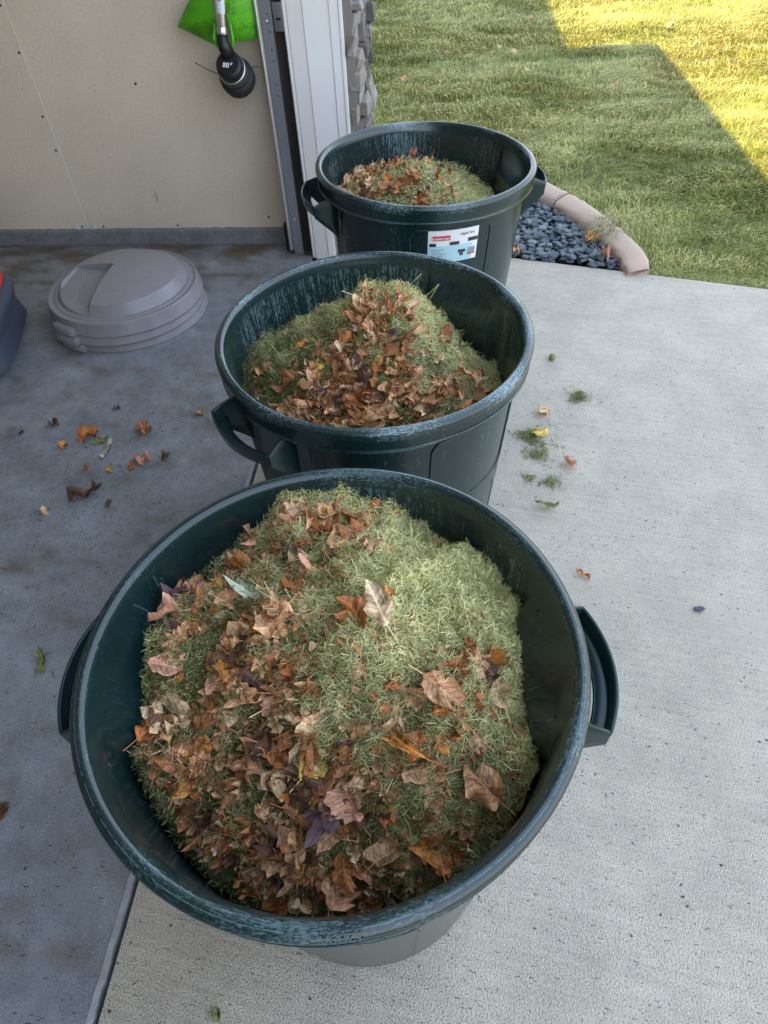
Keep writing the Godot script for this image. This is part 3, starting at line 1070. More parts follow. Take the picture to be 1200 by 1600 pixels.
func handle_shapes() -> Array:
	var out := []
	var arc := 0.255
	var ring := func(a: float, r: float, y: float) -> Vector3: return Vector3(cos(a) * r, y, -sin(a) * r)
	# outer wall of the grip, bowed outwards
	var bow := func(u: float) -> float: return 0.312 + 0.010 * (1.0 - u * u) 
	var rows := []
	for q in [[H - 0.056, 0.0], [H - 0.058, 0.0015], [H - 0.079, -0.0015], [H - 0.083, -0.005], [H - 0.083, -0.018], [H - 0.077, -0.020]]:
		var line := PackedVector3Array()
		for j in 19:
			var u := j / 9.0 - 1.0
			line.append(ring.call(u * arc, bow.call(u) + q[1], q[0]))
		rows.append(line)
	out.append(["grip", shell(rows, 0.0038)])
	# cheeks that carry it
	for s in [-1, 1]:
		var a: float = s * arc
		var cheek := []
		for q in [[0.252, H - 0.041, H - 0.150], [0.270, H - 0.043, H - 0.128], [0.291, H - 0.048, H - 0.107], [0.3135, H - 0.056, H - 0.084]]:
			var l2 := PackedVector3Array()
			for k in 5:
				l2.append(ring.call(a + s * 0.012 * (0.3135 - q[0]) / 0.06, q[0], lerpf(q[1], q[2], k / 4.0)))
			cheek.append(l2)
		if s < 0:
			cheek.reverse()
		out.append(["cheek", shell(cheek, 0.004)])
	return out

func panel_mesh(a0: float, a1: float, y0: float, y1: float) -> ArrayMesh:
	# raised outline of the label panel, rounded at the corners
	var pts := []
	var rr := 0.022
	for c in [[1, 1], [-1, 1], [-1, -1], [1, -1]]:
		for k in 7:
			var t: float = (atan2(c[1], c[0]) - PI / 4) + k / 6.0 * PI / 2
			var hx := (a1 - a0) / 2 * 0.262
			var hy := (y1 - y0) / 2
			pts.append(Vector2(c[0] * (hx - rr) + cos(t) * rr, c[1] * (hy - rr) + sin(t) * rr))
	var path := []
	var rad := []
	for k in pts.size() + 1:
		var p: Vector2 = pts[k % pts.size()]
		var q: Vector2 = pts[(k + 1) % pts.size()]
		for s in (4 if p.distance_to(q) > 0.02 else 1):
			var w := p.lerp(q, s / 4.0)
			var a := (a0 + a1) / 2 + w.x / 0.262
			var y := (y0 + y1) / 2 + w.y
			path.append(Vector3(cos(a), 0, -sin(a)) * (wall_r(PI / 2, y) + 0.0005) + Vector3(0, y, 0))
			rad.append(0.0022)
	return tube(path, rad, 6)

func on_can(a: float, y: float, out := 0.0) -> Transform3D:
	# frame on the outside wall: x to the right seen from outside, z outwards
	var z := Vector3(cos(a), 0, -sin(a))
	var x := Vector3.UP.cross(z)
	var slope := Vector3(0, 1, 0) + z * 0.067
	var y2 := slope.normalized()
	return Transform3D(Basis(x, y2, x.cross(y2)), z * (lerpf(0.222, 0.2640, y / H) + out) + Vector3(0, y, 0))

func curved(w: float, hgt: float, a: float, y: float, out: float, thick := 0.0006) -> ArrayMesh:
	var rows := []
	for i in 3:
		var line := PackedVector3Array()
		for j in 9:
			var b := a + (j / 8.0 - 0.5) * w / 0.262
			var yy := y + (i / 2.0 - 0.5) * hgt
			line.append(Vector3(cos(b), 0, -sin(b)) * (lerpf(0.222, 0.2640, yy / H) + out) + Vector3(0, yy, 0))
		rows.append(line)
	return shell(rows, thick)

func cans():
	var body := can_mesh()
	var hs := handle_shapes()
	var names := ["dark green garbage can nearest the camera, heaped with leaves and pale clippings", "dark green garbage can in the middle with its inside scuffed white", "dark green garbage can farthest away with a white label on it"]
	for k in 3:
		var t := thing("garbage_can", CAN_AT[k], HANDLE[k], names[k], "garbage can", "green garbage cans in a row")
		var tl: Vector2 = CAN_TILT[k]
		var n := Vector3(-tl.x, 1, -tl.y).normalized()
		var axis := Vector3.UP.cross(n)
		if axis.length() > 0.0001:
			t.basis = Basis(axis.normalized(), Vector3.UP.angle_to(n)) * t.basis
		part(t, "body", body, M["can%d" % k])
		for s in 2:
			var first: MeshInstance3D = null
			for q in hs:
				var xf := Transform3D(Basis(Vector3.UP, PI * s), Vector3.ZERO)
				if q[0] == "grip":
					first = part(t, "handle", q[1], M.plastic, xf)
				else:
					part(first, "handle_cheek", q[1], M.plastic)
		# drainage groove lines and panels on the outside wall
		for a in [PI / 2, -PI / 2]:
			var sh := 0.02 if k == 2 else 0.0
			part(t, "label_panel_edge", panel_mesh(a - 0.40 + sh, a + 0.40 + sh, H - 0.235, H - 0.062), M.plastic)
		for j in 6:
			var b := [0.62, 1.18, 1.96, 2.52, -0.62, -2.52][j] as float
			part(t, "wall_rib", tube([on_can(b, 0.02, -0.0012).origin, on_can(b, 0.40, -0.001).origin], [0.003, 0.002], 8), M.plastic)
		if k == 0:
			# mould stamp on the near rim, upside down to the viewer
			var w := -PI / 2 + 0.06 - HANDLE[0]
			for c in [["12H9A", -0.005], ["6", -0.052]]:
				var tm := TextMesh.new()
				tm.text = c[0]
				tm.font = M.font
				tm.font_size = 20
				tm.pixel_size = 0.00062
				tm.depth = 0.0008
				var b2: float = w + c[1] / 0.285
				var z := Vector3(cos(b2), 0.85, -sin(b2)).normalized()
				var x := -Vector3.UP.cross(z).normalized()
				part(t, "mould_stamp", tm, M.stamp, Transform3D(Basis(x, z.cross(x), z), Vector3(cos(b2) * 0.2786, H - 0.0022, -sin(b2) * 0.2786)))
		if k == 2:
			label_on(t)

func label_on(t: Node3D):
	# front of this can, a little right of the line to the camera
	var a := deg_to_rad(-79.0) - HANDLE[2]
	var y := H - 0.105
	var lab := part(t, "product_label", curved(0.128, 0.082, a, y, 0.0012), M.print_white)
	lab.set_meta("label", "white product label with a red name box and blue field")
	var put := func(called: String, x: float, yy: float, w: float, hgt: float, m: Material, out: float):
		part(lab, called, curved(w, hgt, a + x / 0.262, y + yy, out), m)
	put.call("blue_field", -0.006, -0.019, 0.112, 0.042, M.print_blue, 0.002)
	put.call("black_band", -0.052, 0.006, 0.016, 0.008, M.print_black, 0.0022)
	put.call("black_band", 0.002, 0.0075, 0.024, 0.008, M.print_black, 0.0022)
	put.call("black_band", 0.050, 0.0115, 0.026, 0.009, M.print_black, 0.0022)
	put.call("name_box", -0.031, 0.0225, 0.044, 0.0115, M.print_red, 0.0022)
	for k in 6:
		put.call("small_print", -0.040 + [0, -0.004, 0.004, 0.001, -0.002, 0.01][k], -0.006 - k * 0.0056, [0.030, 0.022, 0.038, 0.032, 0.026, 0.048][k], 0.0013, M.print_grey, 0.0029)
	for k in 8:
		put.call("bar_code", 0.048, -0.010 - k * 0.0024, 0.020, 0.0010 if k % 3 else 0.0016, M.print_red if k > 5 else M.print_grey, 0.0029)
	# recycling mark: three bent arrows round a centre
	for k in 3:
		var ang := TAU * k / 3 + 0.5
		put.call("recycling_mark", 0.022 + cos(ang) * 0.0055, -0.017 + sin(ang) * 0.0055, 0.009, 0.007, M.print_black, 0.0029)
	for q in [["Rubbermaid", -0.031, 0.0225, 14, M.print_white, 0.0042], ["32 gal / 121 L", 0.034, 0.030, 11, M.print_black, 0.0046]]:
		var tm := TextMesh.new()
		tm.text = q[0]
		tm.font = M.font
		tm.font_size = q[3]
		tm.pixel_size = 0.00055
		tm.depth = 0.0006
		part(lab, "lettering", tm, q[4], on_can(a + q[1] / 0.262, y + q[2], q[5]))

# ------------------------------------------------------------------ leaves and clippings
var leaf_meshes := []

func leaf_mesh(kind: int, seed_: int) -> ArrayMesh:
	var r := RandomNumberGenerator.new()
	r.seed = seed_ * 77 + 5
	var n := 20
	var v := PackedVector3Array([Vector3.ZERO])
	var uv := PackedVector2Array([Vector2(0.5, 0.5)])
	var curl_x := r.randf_range(-1.2, 2.4)
	var curl_z := r.randf_range(-0.9, 1.4)
	var fold := r.randf_range(-0.1, 0.55)
	var twist := r.randf_range(-0.9, 0.9)
	var wob := noise(1.5, seed_, 2)
	var lo := r.randf_range(0.75, 1.2)
	for ring in [0.55, 1.0]:
		for j in n:
			var a := TAU * j / n
			var rad := 0.5
			var wx := 0.78
			if kind == 0:        # broad, toothed
				rad = 0.47 * (1.0 + r.randf_range(-0.07, 0.07)) * (1.0 + 0.20 * maxf(0, cos(a)) ** 3) * (1.0 - 0.10 * maxf(0, -cos(a)))
				wx = 0.74
			elif kind == 1:      # lobed
				rad = 0.41 + 0.10 * absf(cos(a * 2.5)) + r.randf_range(-0.03, 0.03)
				wx = 0.95
			elif kind == 2:      # long and narrow
				rad = 0.55
				wx = 0.27
			elif kind == 3:      # torn scrap
				rad = r.randf_range(0.38, 0.50)
				wx = 0.7
			if ring == 1.0 and r.randf() < 0.08:
				rad *= r.randf_range(0.72, 0.9)
			var x: float = sin(a) * rad * wx * lo * ring
			var z: float = -cos(a) * rad * ring
			if kind != 3 and j == 0 and ring == 1.0:
				z *= 1.18
			uv.append(Vector2(0.5 + x, 0.5 + z * 0.9))
			var y: float = fold * absf(x) + curl_x * x * x + curl_z * z * z + twist * x * z + wob.get_noise_2d(x * 1.3 + seed_, z * 1.3) * 0.55 * ring * ring
			v.append(Vector3(x, y, z))
	var f := PackedInt32Array()
	for j in n:
		var j2 := (j + 1) % n
		f.append_array([0, 1 + j, 1 + j2])
		f.append_array([1 + j, 1 + n + j, 1 + j2, 1 + j2, 1 + n + j, 1 + n + j2])
	if kind != 3:
		# stalk
		var b := v.size()
		var e: Vector3 = v[1 + n + n / 2]
		for q in [[-0.013, 0.0], [0.013, 0.0], [0.05, 0.42], [0.072, 0.41]]:
			v.append(e + Vector3(q[0], 0.06 * q[1], q[1]))
			uv.append(Vector2(0.5, 0.9))
		f.append_array([b, b + 2, b + 1, b + 1, b + 2, b + 3])
	return build(v, f, true, uv)

func make_leaves():
	for k in 32:
		leaf_meshes.append(leaf_mesh([0, 0, 1, 0, 3, 0, 0, 2, 3, 0, 0, 3, 0, 2, 0, 3][k % 16], k + 1))

func leaf_frame(p: Vector3, n: Vector3, yaw: float, size: float) -> Transform3D:
	var y := n.normalized()
	var x := y.cross(Vector3(sin(yaw), 0.05, cos(yaw))).normalized()
	return Transform3D(Basis(x, y, x.cross(y)).scaled_local(Vector3.ONE * size), p)

var V: PackedVector3Array
var C: PackedColorArray
var F: PackedInt32Array
var N: PackedVector3Array

func begin():
	V = PackedVector3Array()
	C = PackedColorArray()
	F = PackedInt32Array()

# a flat bent strand of cut grass
func strand(p: Vector3, d: Vector3, n: Vector3, len_: float, w: float, bend: float, col: Color):
	var s := d.cross(n).normalized() * w * 0.5
	var b := V.size()
	V.append(p - d * len_ * 0.5 + s)
	V.append(p - d * len_ * 0.5 - s)
	var side := s.normalized() * bend * 0.8
	V.append(p + n * bend + side + s)
	V.append(p + n * bend + side - s)
	V.append(p + d * len_ * 0.5 + s * 0.4)
	V.append(p + d * len_ * 0.5 - s * 0.4)
	for k in 6:
		C.append(col)
	F.append_array([b, b + 1, b + 2, b + 1, b + 3, b + 2, b + 2, b + 3, b + 4, b + 3, b + 5, b + 4])

func strands_mesh() -> ArrayMesh:
	return build(V, F, false, PackedVector2Array(), C)

const EDGE := [
	[[-180, -0.045], [-172, -0.042], [-161, -0.05], [-144, -0.09], [-119, -0.075], [-107, -0.035], [-84, -0.04], [-68, -0.05], [-54, -0.09], [-39, -0.085], [-19, -0.100], [5, -0.105], [26, -0.11], [50, -0.18], [90, -0.235], [120, -0.225], [138, -0.18], [160, -0.095], [180, -0.045]],
	[[-180, -0.12], [-171, -0.108], [-159, -0.09], [-133, -0.095], [-109, -0.11], [-73, -0.12], [-57, -0.12], [-46, -0.125], [-27, -0.163], [-11, -0.165], [30, -0.17], [90, -0.18], [150, -0.15], [180, -0.12]],
	[[-180, -0.10], [-148, -0.10], [-113, -0.105], [-79, -0.10], [-52, -0.12], [-36, -0.15], [20, -0.14], [90, -0.13], [180, -0.10]]]
const CROWN := [-0.035, -0.055, -0.075]
const BUMP := [[0.055, -0.075, 0.10, 0.045], [0.035, -0.075, 0.075, 0.085], [-0.03, -0.04, 0.09, 0.03]]
var heap_noise: FastNoiseLite

func heap_y(k: int, x: float, z: float) -> float:
	var r := sqrt(x * x + z * z) / 0.262
	var e := tables(EDGE[k], rad_to_deg(atan2(z, x)))
	var y := lerpf(CROWN[k], e, pow(clampf(r, 0, 1), 1.5))
	var b: Array = BUMP[k]
	y += b[3] * exp(-((x - b[0]) ** 2 + (z - b[1]) ** 2) / (2 * b[2] * b[2])) * (1.0 - smoothstep(0.7, 1.0, r))
	y += heap_noise.get_noise_3d(x, z, k * 3.0) * 0.030 + heap_noise.get_noise_3d(x * 3.4 + 7, z * 3.4, k * 3.0) * 0.014
	return H + y

func heap_n(k: int, x: float, z: float) -> Vector3:
	var e := 0.006
	return Vector3(heap_y(k, x - e, z) - heap_y(k, x + e, z), 2 * e, heap_y(k, x, z - e) - heap_y(k, x, z + e)).normalized()

func heap_r(k: int, a: float) -> float:
	# a: counter-clockwise from above, world; the wall comes in behind the handles
	return minf(0.2530, wall_r(a - HANDLE[k], H - 0.13) - 0.004)

func leafiness(k: int, x: float, z: float) -> float:
	var q := heap_noise.get_noise_3d(x * 0.7 + 5, z * 0.7, k * 9.0) * 0.9
	if k == 0:
		return clampf(0.50 - 2.2 * x + 1.9 * maxf(z, -0.06) + q * 0.6, 0.02, 1)
	if k == 1:
		return clampf(0.22 + 0.70 * exp(-((x + 0.03) ** 2 + (z - 0.03) ** 2) / 0.016) + 2.2 * maxf(0, z - 0.02) - 9.0 * maxf(0, -z - 0.025) + q * 0.6, 0.04, 1)
	return clampf(0.42 - 1.8 * x - 1.0 * z + q, 0.06, 1)

func heaps():
	heap_noise = noise(9.0, 60, 3)
	var labels := ["heap of brown leaves and pale green clippings filling the nearest can", "peaked heap of clippings and orange leaves in the middle can", "low heap of dry clippings and leaves in the farthest can"]
	var patch := noise(7.0, 61, 3)
	for k in 3:
		rng.seed = 900 + k
		var R: float = 0.2555
		var t := thing("yard_waste_heap", CAN_AT[k] + Vector3(0, 0.3, 0), 0.0, labels[k], "yard waste", "heaps in the green cans")
		var base := Vector3(0, -0.3, 0)
		# dense damp mass below
		var v := PackedVector3Array()
		var cols := PackedColorArray()
		var nr := 26
		var nt := 72
		for i in nr + 1:
			for j in nt:
				var a := TAU * j / nt
				var r := heap_r(k, a) * i / nr
				var x := cos(a) * r
				var z := -sin(a) * r
				v.append(Vector3(x, heap_y(k, x, z) - 0.012, z) + base)
				var q := 0.75 + patch.get_noise_2d(x * 9, z * 9) * 0.8
				cols.append(Color(0.17, 0.15, 0.065) * q)
		for j in nt:
			var a2 := TAU * j / nt
			v.append(Vector3(cos(a2) * 0.205, 0.42, -sin(a2) * 0.205) + base)
			cols.append(Color(0.17, 0.15, 0.065))
		part(t, "damp_core", build(v, grid_faces(nr + 2, nt, true), true, PackedVector2Array(), cols), M.vertex)
		# the clippings themselves
		begin()
		var count: int = [170000, 90000, 34000][k]
		for i in count:
			var a3 := rng.randf() * TAU
			var R3 := heap_r(k, -a3)
			var r3 := R3 * sqrt(rng.randf())
			var x3 := cos(a3) * r3
			var z3 := sin(a3) * r3
			var lf := leafiness(k, x3, z3)
			if rng.randf() < pow(lf, 1.4) * 0.7:
				continue
			var n := heap_n(k, x3, z3)
			var hn := n
			n = (n + Vector3(rng.randfn(0, 0.35), rng.randfn(0, 0.35), rng.randfn(0, 0.35))).normalized()
			# matted: neighbours lie roughly the same way
			var yaw := patch.get_noise_2d(x3 * 6.0, z3 * 6.0 + k) * 9.0 + rng.randfn(0, 0.75)
			var d := Vector3(cos(yaw), 0, sin(yaw))
			d = (d - n * d.dot(n)).normalized()
			var p := Vector3(x3, heap_y(k, x3, z3) + rng.randf_range(-0.012, 0.010), z3)
			var len_ := 0.004 + 0.016 * pow(rng.randf(), 1.8) + (0.02 if rng.randf() < 0.02 else 0.0)
			if r3 > R3 - 0.02:
				len_ = minf(len_, 0.008)
			# freshly cut tips pale, older strands olive or straw
			var lime := patch.get_noise_2d(x3 * 2.2, z3 * 2.2 + k * 7) * 0.6
			if k == 0:
				lime += 0.50 + 3.6 * (0.7 * x3 - 0.6 * z3)
			elif k == 1:
				lime += 0.5 - 3.5 * (z3 + 0.04) + 2.6 * x3
			else:
				lime += 0.85 + 1.0 * x3
			var fresh := clampf(lime, 0, 1)
			var c := Color(0.125, 0.130, 0.030).lerp(Color(0.88, 0.83, 0.38), clampf(fresh * rng.randf_range(0.3, 1.6), 0, 1))
			var u := rng.randf()
			if u < 0.20:
				c = c.lerp(Color(0.66, 0.55, 0.29), rng.randf_range(0.4, 0.95))
			elif u < 0.30:
				c = c.lerp(Color(0.13, 0.08, 0.035), 0.7)
			elif u < 0.42:
				c = c.lerp(Color(0.27, 0.40, 0.08), 0.6)
			strand(p + base, d, n, len_, rng.randf_range(0.0004, 0.0011), rng.randfn(0.0, 0.28) * len_, c)
		var cl := part(t, "grass_clippings", strands_mesh(), M.blade)
		cl.set_meta("kind", "stuff")
		# leaves lying in and on them
		var made := 0
		var tries := 0
		var want: int = [300, 260, 130][k]
		while made < want and tries < 9000:
			tries += 1
			var a4 := rng.randf() * TAU
			var r4 := (heap_r(k, -a4) - 0.022) * sqrt(rng.randf())
			var x4 := cos(a4) * r4
			var z4 := sin(a4) * r4
			if rng.randf() > leafiness(k, x4, z4) ** 1.6:
				continue
			var n4 := heap_n(k, x4, z4)
			n4 = (n4 + Vector3(rng.randfn(0, 0.45), 0.15, rng.randfn(0, 0.45))).normalized()
			var size: float = [0.020, 0.024, 0.024][k] + 0.026 * pow(rng.randf(), 1.4)
			var tone := pick_tone(k)
			if k == 0 and z4 > 0.09 and rng.randf() < 0.45:
				tone = ["brown", "rust", "dark", "brown"][rng.randi_range(0, 3)]
			part(t, "leaf", leaf_meshes[rng.randi_range(0, 31)], M["leaf_" + tone], leaf_frame(Vector3(x4, heap_y(k, x4, z4) + rng.randf_range(-0.004, 0.012), z4) + base, n4, rng.randf() * TAU, size))
			made += 1
		# smaller crumbled leaves between them
		var names4 := ["tan", "rust", "brown", "light"]
		var tools := []
		for q in 4:
			var st4 := SurfaceTool.new()
			st4.begin(Mesh.PRIMITIVE_TRIANGLES)
			tools.append(st4)
		for i in [2700, 1500, 420][k]:
			var a5 := rng.randf() * TAU
			var r5 := (heap_r(k, -a5) - 0.018) * sqrt(rng.randf())
			var x5 := cos(a5) * r5
			var z5 := sin(a5) * r5
			if rng.randf() > leafiness(k, x5, z5) ** 1.3:
				continue
			var n5 := (heap_n(k, x5, z5) + Vector3(rng.randfn(0, 0.6), 0.1, rng.randfn(0, 0.6))).normalized()
			tools[rng.randi_range(0, 3)].append_from(leaf_meshes[rng.randi_range(0, 31)], 0, leaf_frame(Vector3(x5, heap_y(k, x5, z5) + rng.randf_range(-0.006, 0.006), z5) + base, n5, rng.randf() * TAU, rng.randf_range(0.008, 0.024)))
		for q in 4:
			var lm := part(t, "leaf_litter", tools[q].commit(), M["leaf_" + names4[q]])
			lm.set_meta("kind", "stuff")
		if k == 0:
			# the leaves that stand out on the nearest heap
			for q in [[0.055, -0.02, 0.052, "cream", 0.3], [0.07, 0.10, 0.056, "orange", 0.9], [-0.20, -0.06, 0.040, "pink", 2.0], [-0.19, 0.05, 0.055, "light", 1.2], [-0.06, -0.02, 0.05, "tan", 2.5], [0.115, 0.055, 0.05, "tan", 4.0], [0.015, 0.15, 0.042, "pink", 0.2], [0.05, 0.19, 0.045, "light", 5.0], [-0.02, 0.16, 0.042, "purple", 1.5], [-0.10, 0.10, 0.05, "tan", 3.0], [0.16, 0.14, 0.05, "tan", 0.5], [-0.10, -0.07, 0.05, "pale", 1.0]]:
				part(t, "leaf", leaf_meshes[[0, 13, 3, 6, 1, 9, 12, 14, 2, 0, 6, 7][made % 12]], M["leaf_" + q[3]], leaf_frame(Vector3(q[0], heap_y(k, q[0], q[1]) + 0.016, q[1]) + base, heap_n(k, q[0], q[1]), q[4], q[2]))
				made += 1

func pick_tone(k: int) -> String:
	var u := rng.randf()
	if u < 0.30: return "tan"
	if u < 0.40: return "light"
	if u < 0.56: return "rust"
	if u < 0.66: return "orange"
	if u < 0.82: return "brown"
	if u < 0.88: return "dark"
	if u < 0.90: return "purple"
	if u < 0.91: return "yellow"
	if u < 0.92: return "olive"
	if u < 0.98: return "pink"
	return "cream"

# single leaves and tufts on the concrete
func floor_litter():
	var rows := [
		[-1.035, -1.646, 0.040, "dark", 1, 0.4, "small dark curled leaf on the garage floor, left of the red-brown leaf"],
		[-0.910, -1.571, 0.066, "rust", 3, -0.8, "red-brown leaf with long stalk in the middle of the garage floor"],
		[-0.858, -1.554, 0.048, "olive", 10, 2.0, "dark green crumpled leaf touching the red-brown leaf"],
		[-0.826, -1.490, 0.055, "pale", 7, -0.5, "narrow grey-green leaf below the dark green leaf"],
		[-0.734, -1.594, 0.058, "brown", 6, 0.1, "mottled folded brown leaf standing alone near the middle can"],
		[-0.712, -1.455, 0.055, "pink", 6, 1.4, "pinkish lobed leaf with stalk left of the middle can handle"],
		[-0.645, -1.460, 0.034, "dark", 8, 2.2, "tiny dark leaf scrap at the end of the pink leaf's stalk"],
		[-0.972, -1.540, 0.034, "orange", 4, 0.2, "small orange-brown leaf scrap left of the red-brown leaf"],
		[-0.803, -1.419, 0.034, "yellow", 11, 1.0, "small yellow-orange leaf scrap under the grey-green leaf"],
		[-0.740, -1.425, 0.028, "rust", 8, 2.6, "small rusty scrap just left of the pinkish lobed leaf"],
		[-0.845, -1.317, 0.095, "dark", 13, -1.35, "long dark twisted leaf with a curved stalk on garage floor"],
		[-0.944, -1.266, 0.034, "light", 4, 0.7, "small pale tan leaf left of the long twisted leaf"],
		[-0.773, -1.281, 0.030, "dark", 11, 2.9, "small dark leaf curl right of the long twisted leaf"],
		[-0.568, -1.658, 0.036, "tan", 8, 0.4, "tan scrap on the floor left of the middle can's rim"],
		[-0.849, -1.713, 0.026, "dark", 4, 1.1, "tiny dark scrap on the floor behind the other leaves"],
		[-1.129, -1.615, 0.026, "dark", 11, 0.1, "tiny black scrap nearest the left edge, beside the mower"],
		[-0.805, -0.785, 0.058, "olive", 13, 0.35, "olive leaf lying left of the nearest can's handle"],
		[-0.786, -0.454, 0.050, "dark", 9, 1.9, "dark brown leaf at the left edge, low in the photo"],
		[-0.878, -1.433, 0.024, "brown", 8, 1.4, "tiny brown scrap between red-brown leaf and twisted leaf"],
		[0.518, -1.573, 0.050, "light", 9, 2.0, "round pale brown leaf on the driveway beside the middle can"],
		[0.541, -1.328, 0.046, "pink", 12, 0.8, "crumpled pink leaf on the driveway below the green clump"],
		[0.443, -1.171, 0.056, "olive", 7, 1.5, "narrow olive leaf lying flat on the driveway"],
		[0.482, -0.942, 0.036, "rust", 13, 0.9, "thin red-brown leaf shred on driveway near the nearest can"],
		[-0.485, -1.657, 0.045, "brown", 10, 0.4, "brown leaf peeping out left of the middle can's rim"],
		[0.606, -2.585, 0.050, "orange", 0, 0.4, "orange leaf at the driveway edge against the farthest can"],
		[-0.318, -0.115, 0.022, "olive", 4, 0.4, "tiny green leaf bit at the bottom edge of the photo"],
		[0.480, -1.450, 0.050, "yellow", 5, 1.7, "yellow curled leaf lying on the large grass clump"],
		[0.941, -2.652, 0.060, "orange", 6, 2.4, "orange leaf on the slate chips beside the edging"],
		[0.952, -2.497, 0.055, "pink", 3, 0.7, "pinkish leaf on the slate chips near the driveway"]]
	for q in rows:
		var y := 0.004 if q[0] > -0.5 else 0.010
		if q[1] < -2.45:
			y = 0.030
		elif q[1] == -1.450:
			y = 0.030
		var lift: float = q[2] * 0.10
		var o := top("fallen_leaf", leaf_meshes[q[4]], M["leaf_" + q[3]], leaf_frame(Vector3(q[0], y + lift, q[1]), Vector3(0.15 * sin(q[0] * 40), 1, 0.15 * cos(q[1] * 40)), q[5], q[2]))
		tag(o, q[6], "leaf", "fallen leaves on the concrete")
	# clumps of clippings
	rng.seed = 77
	for q in [[0.457, -1.464, 0.036, 420, 0.3, "largest damp clump of green clippings on the driveway, yellow leaf on it"], [0.461, -1.385, 0.045, 190, 0.08, "thin pale smear of clippings below the largest clump"], [0.476, -1.269, 0.026, 130, 0.15, "small pale clump of clippings above the olive leaf"], [0.644, -1.635, 0.026, 300, 0.5, "compact dark green clump of clippings right of the brown leaf"], [0.418, -1.290, 0.018, 50, 0.05, "faint wisp of clippings close to the middle can's foot"]]:
		begin()
		for i in q[3]:
			var a := rng.randf() * TAU
			var r: float = q[2] * minf(absf(rng.randfn(0, 0.55)), 2.2) * (1.0 + 0.5 * sin(a * 3.0 + q[0] * 50))
			var y: float = maxf(0.0, 1.0 - pow(r / q[2], 2)) * q[2] * q[4] * 1.6 * rng.randf_range(0.1, 1.0) + 0.002
			var yaw := rng.randf() * TAU
			var d := Vector3(cos(yaw), rng.randf_range(-0.3, 0.3) * q[4], sin(yaw)).normalized()
			var c := Color(0.09, 0.12, 0.025).lerp(Color(0.30, 0.33, 0.10), rng.randf() ** 1.5)
			strand(Vector3(cos(a) * r * 1.2, y, sin(a) * r), d, Vector3(rng.randfn(0, 0.3), 1, rng.randfn(0, 0.3)).normalized(), rng.randf_range(0.010, 0.024), rng.randf_range(0.0012, 0.0024), rng.randf_range(0.0, 0.004), c)
		var cl := top("clippings_clump", strands_mesh(), M.blade, Transform3D(Basis.IDENTITY, Vector3(q[0], 0.001, q[1])))
		tag(cl, q[5], "clippings", "clumps of clippings on the driveway")
	# small green fruit and a dark pebble
	var fr := top("green_berry", lathe([[0.0001, -0.011], [0.006, -0.010], [0.011, -0.004], [0.012, 0.002], [0.009, 0.008], [0.003, 0.0105], [0.0001, 0.009]], 14), M.leaf_olive, Transform3D(Basis(Vector3.RIGHT, 0.5), Vector3(0.603, 0.011, -1.85)))
	tag(fr, "small round green seed pod on driveway right of the middle can", "seed pod")
	var pb := top("pebble", chip(4), M.slate3, Transform3D(Basis.IDENTITY.scaled(Vector3(0.6, 0.5, 0.4)), Vector3(0.725, 0.006, -0.825)))
	tag(pb, "dark flat pebble alone on the driveway at right", "pebble")
	# crumbs of grass that nobody could count
	begin()
	rng.seed = 78
	for i in 3400:
		var p: Vector3
		if i < 2000:
			p = Vector3(-0.74 + rng.randfn(0, 0.26), 0.0085, -1.42 + rng.randfn(0, 0.36))
		elif i < 3300:
			p = hpos(rng.randf_range(-2.2, -0.6), 0.0085, -2.74 + absf(rng.randfn(0, 0.28)))
		else:
			p = Vector3(0.52 + rng.randfn(0, 0.13), 0.0025, -1.42 + rng.randfn(0, 0.2))
		var hx := p.rotated(Vector3.UP, -HOUSE_TURN).x
		if hx < -0.52 and hx > -0.55:
			continue
		p.y = 0.0085 if hx < -0.54 else 0.0025
		var yaw := rng.randf() * TAU
		var c := [Color(0.16, 0.15, 0.05), Color(0.30, 0.25, 0.12), Color(0.09, 0.06, 0.035), Color(0.10, 0.12, 0.03)][rng.randi_range(0, 3)] as Color
		strand(p, Vector3(cos(yaw), 0, sin(yaw)), Vector3.UP, rng.randf_range(0.002, 0.013), rng.randf_range(0.0008, 0.0022), 0.001, c)
	var cr := top("grass_crumbs", strands_mesh(), M.blade)
	tag(cr, "tiny grass crumbs scattered over the concrete", "clippings", "", "stuff")

# ------------------------------------------------------------------ slate bed and edging
func chip(seed_: int) -> ArrayMesh:
	var r := RandomNumberGenerator.new()
	r.seed = 300 + seed_
	var n := 5 + seed_ % 2
	var v := PackedVector3Array()
	var slant := Vector2(r.randf_range(-0.5, 0.5), r.randf_range(-0.5, 0.5))
	var ph := r.randf() * TAU
	var rad := []
	for j in n:
		rad.append(r.randf_range(0.6, 1.1))
	for q in [[0.80, -0.22], [1.08, -0.02], [0.90, 0.13], [0.86, 0.15]]:
		for j in n:
			var a := ph + TAU * j / n
			v.append(Vector3(cos(a) * rad[j] * q[0] * 0.026, (q[1] + r.randf_range(-0.03, 0.03) + (slant.x * cos(a) + slant.y * sin(a)) * 0.25 * q[0]) * 0.034, -sin(a) * rad[j] * q[0] * 0.019))
	var f := grid_faces(4, n, true)
	for k in range(1, n - 1):
		f.append_array([0, k + 1, k])
		f.append_array([3 * n, 3 * n + k, 3 * n + k + 1])
	return build(v, f, false)

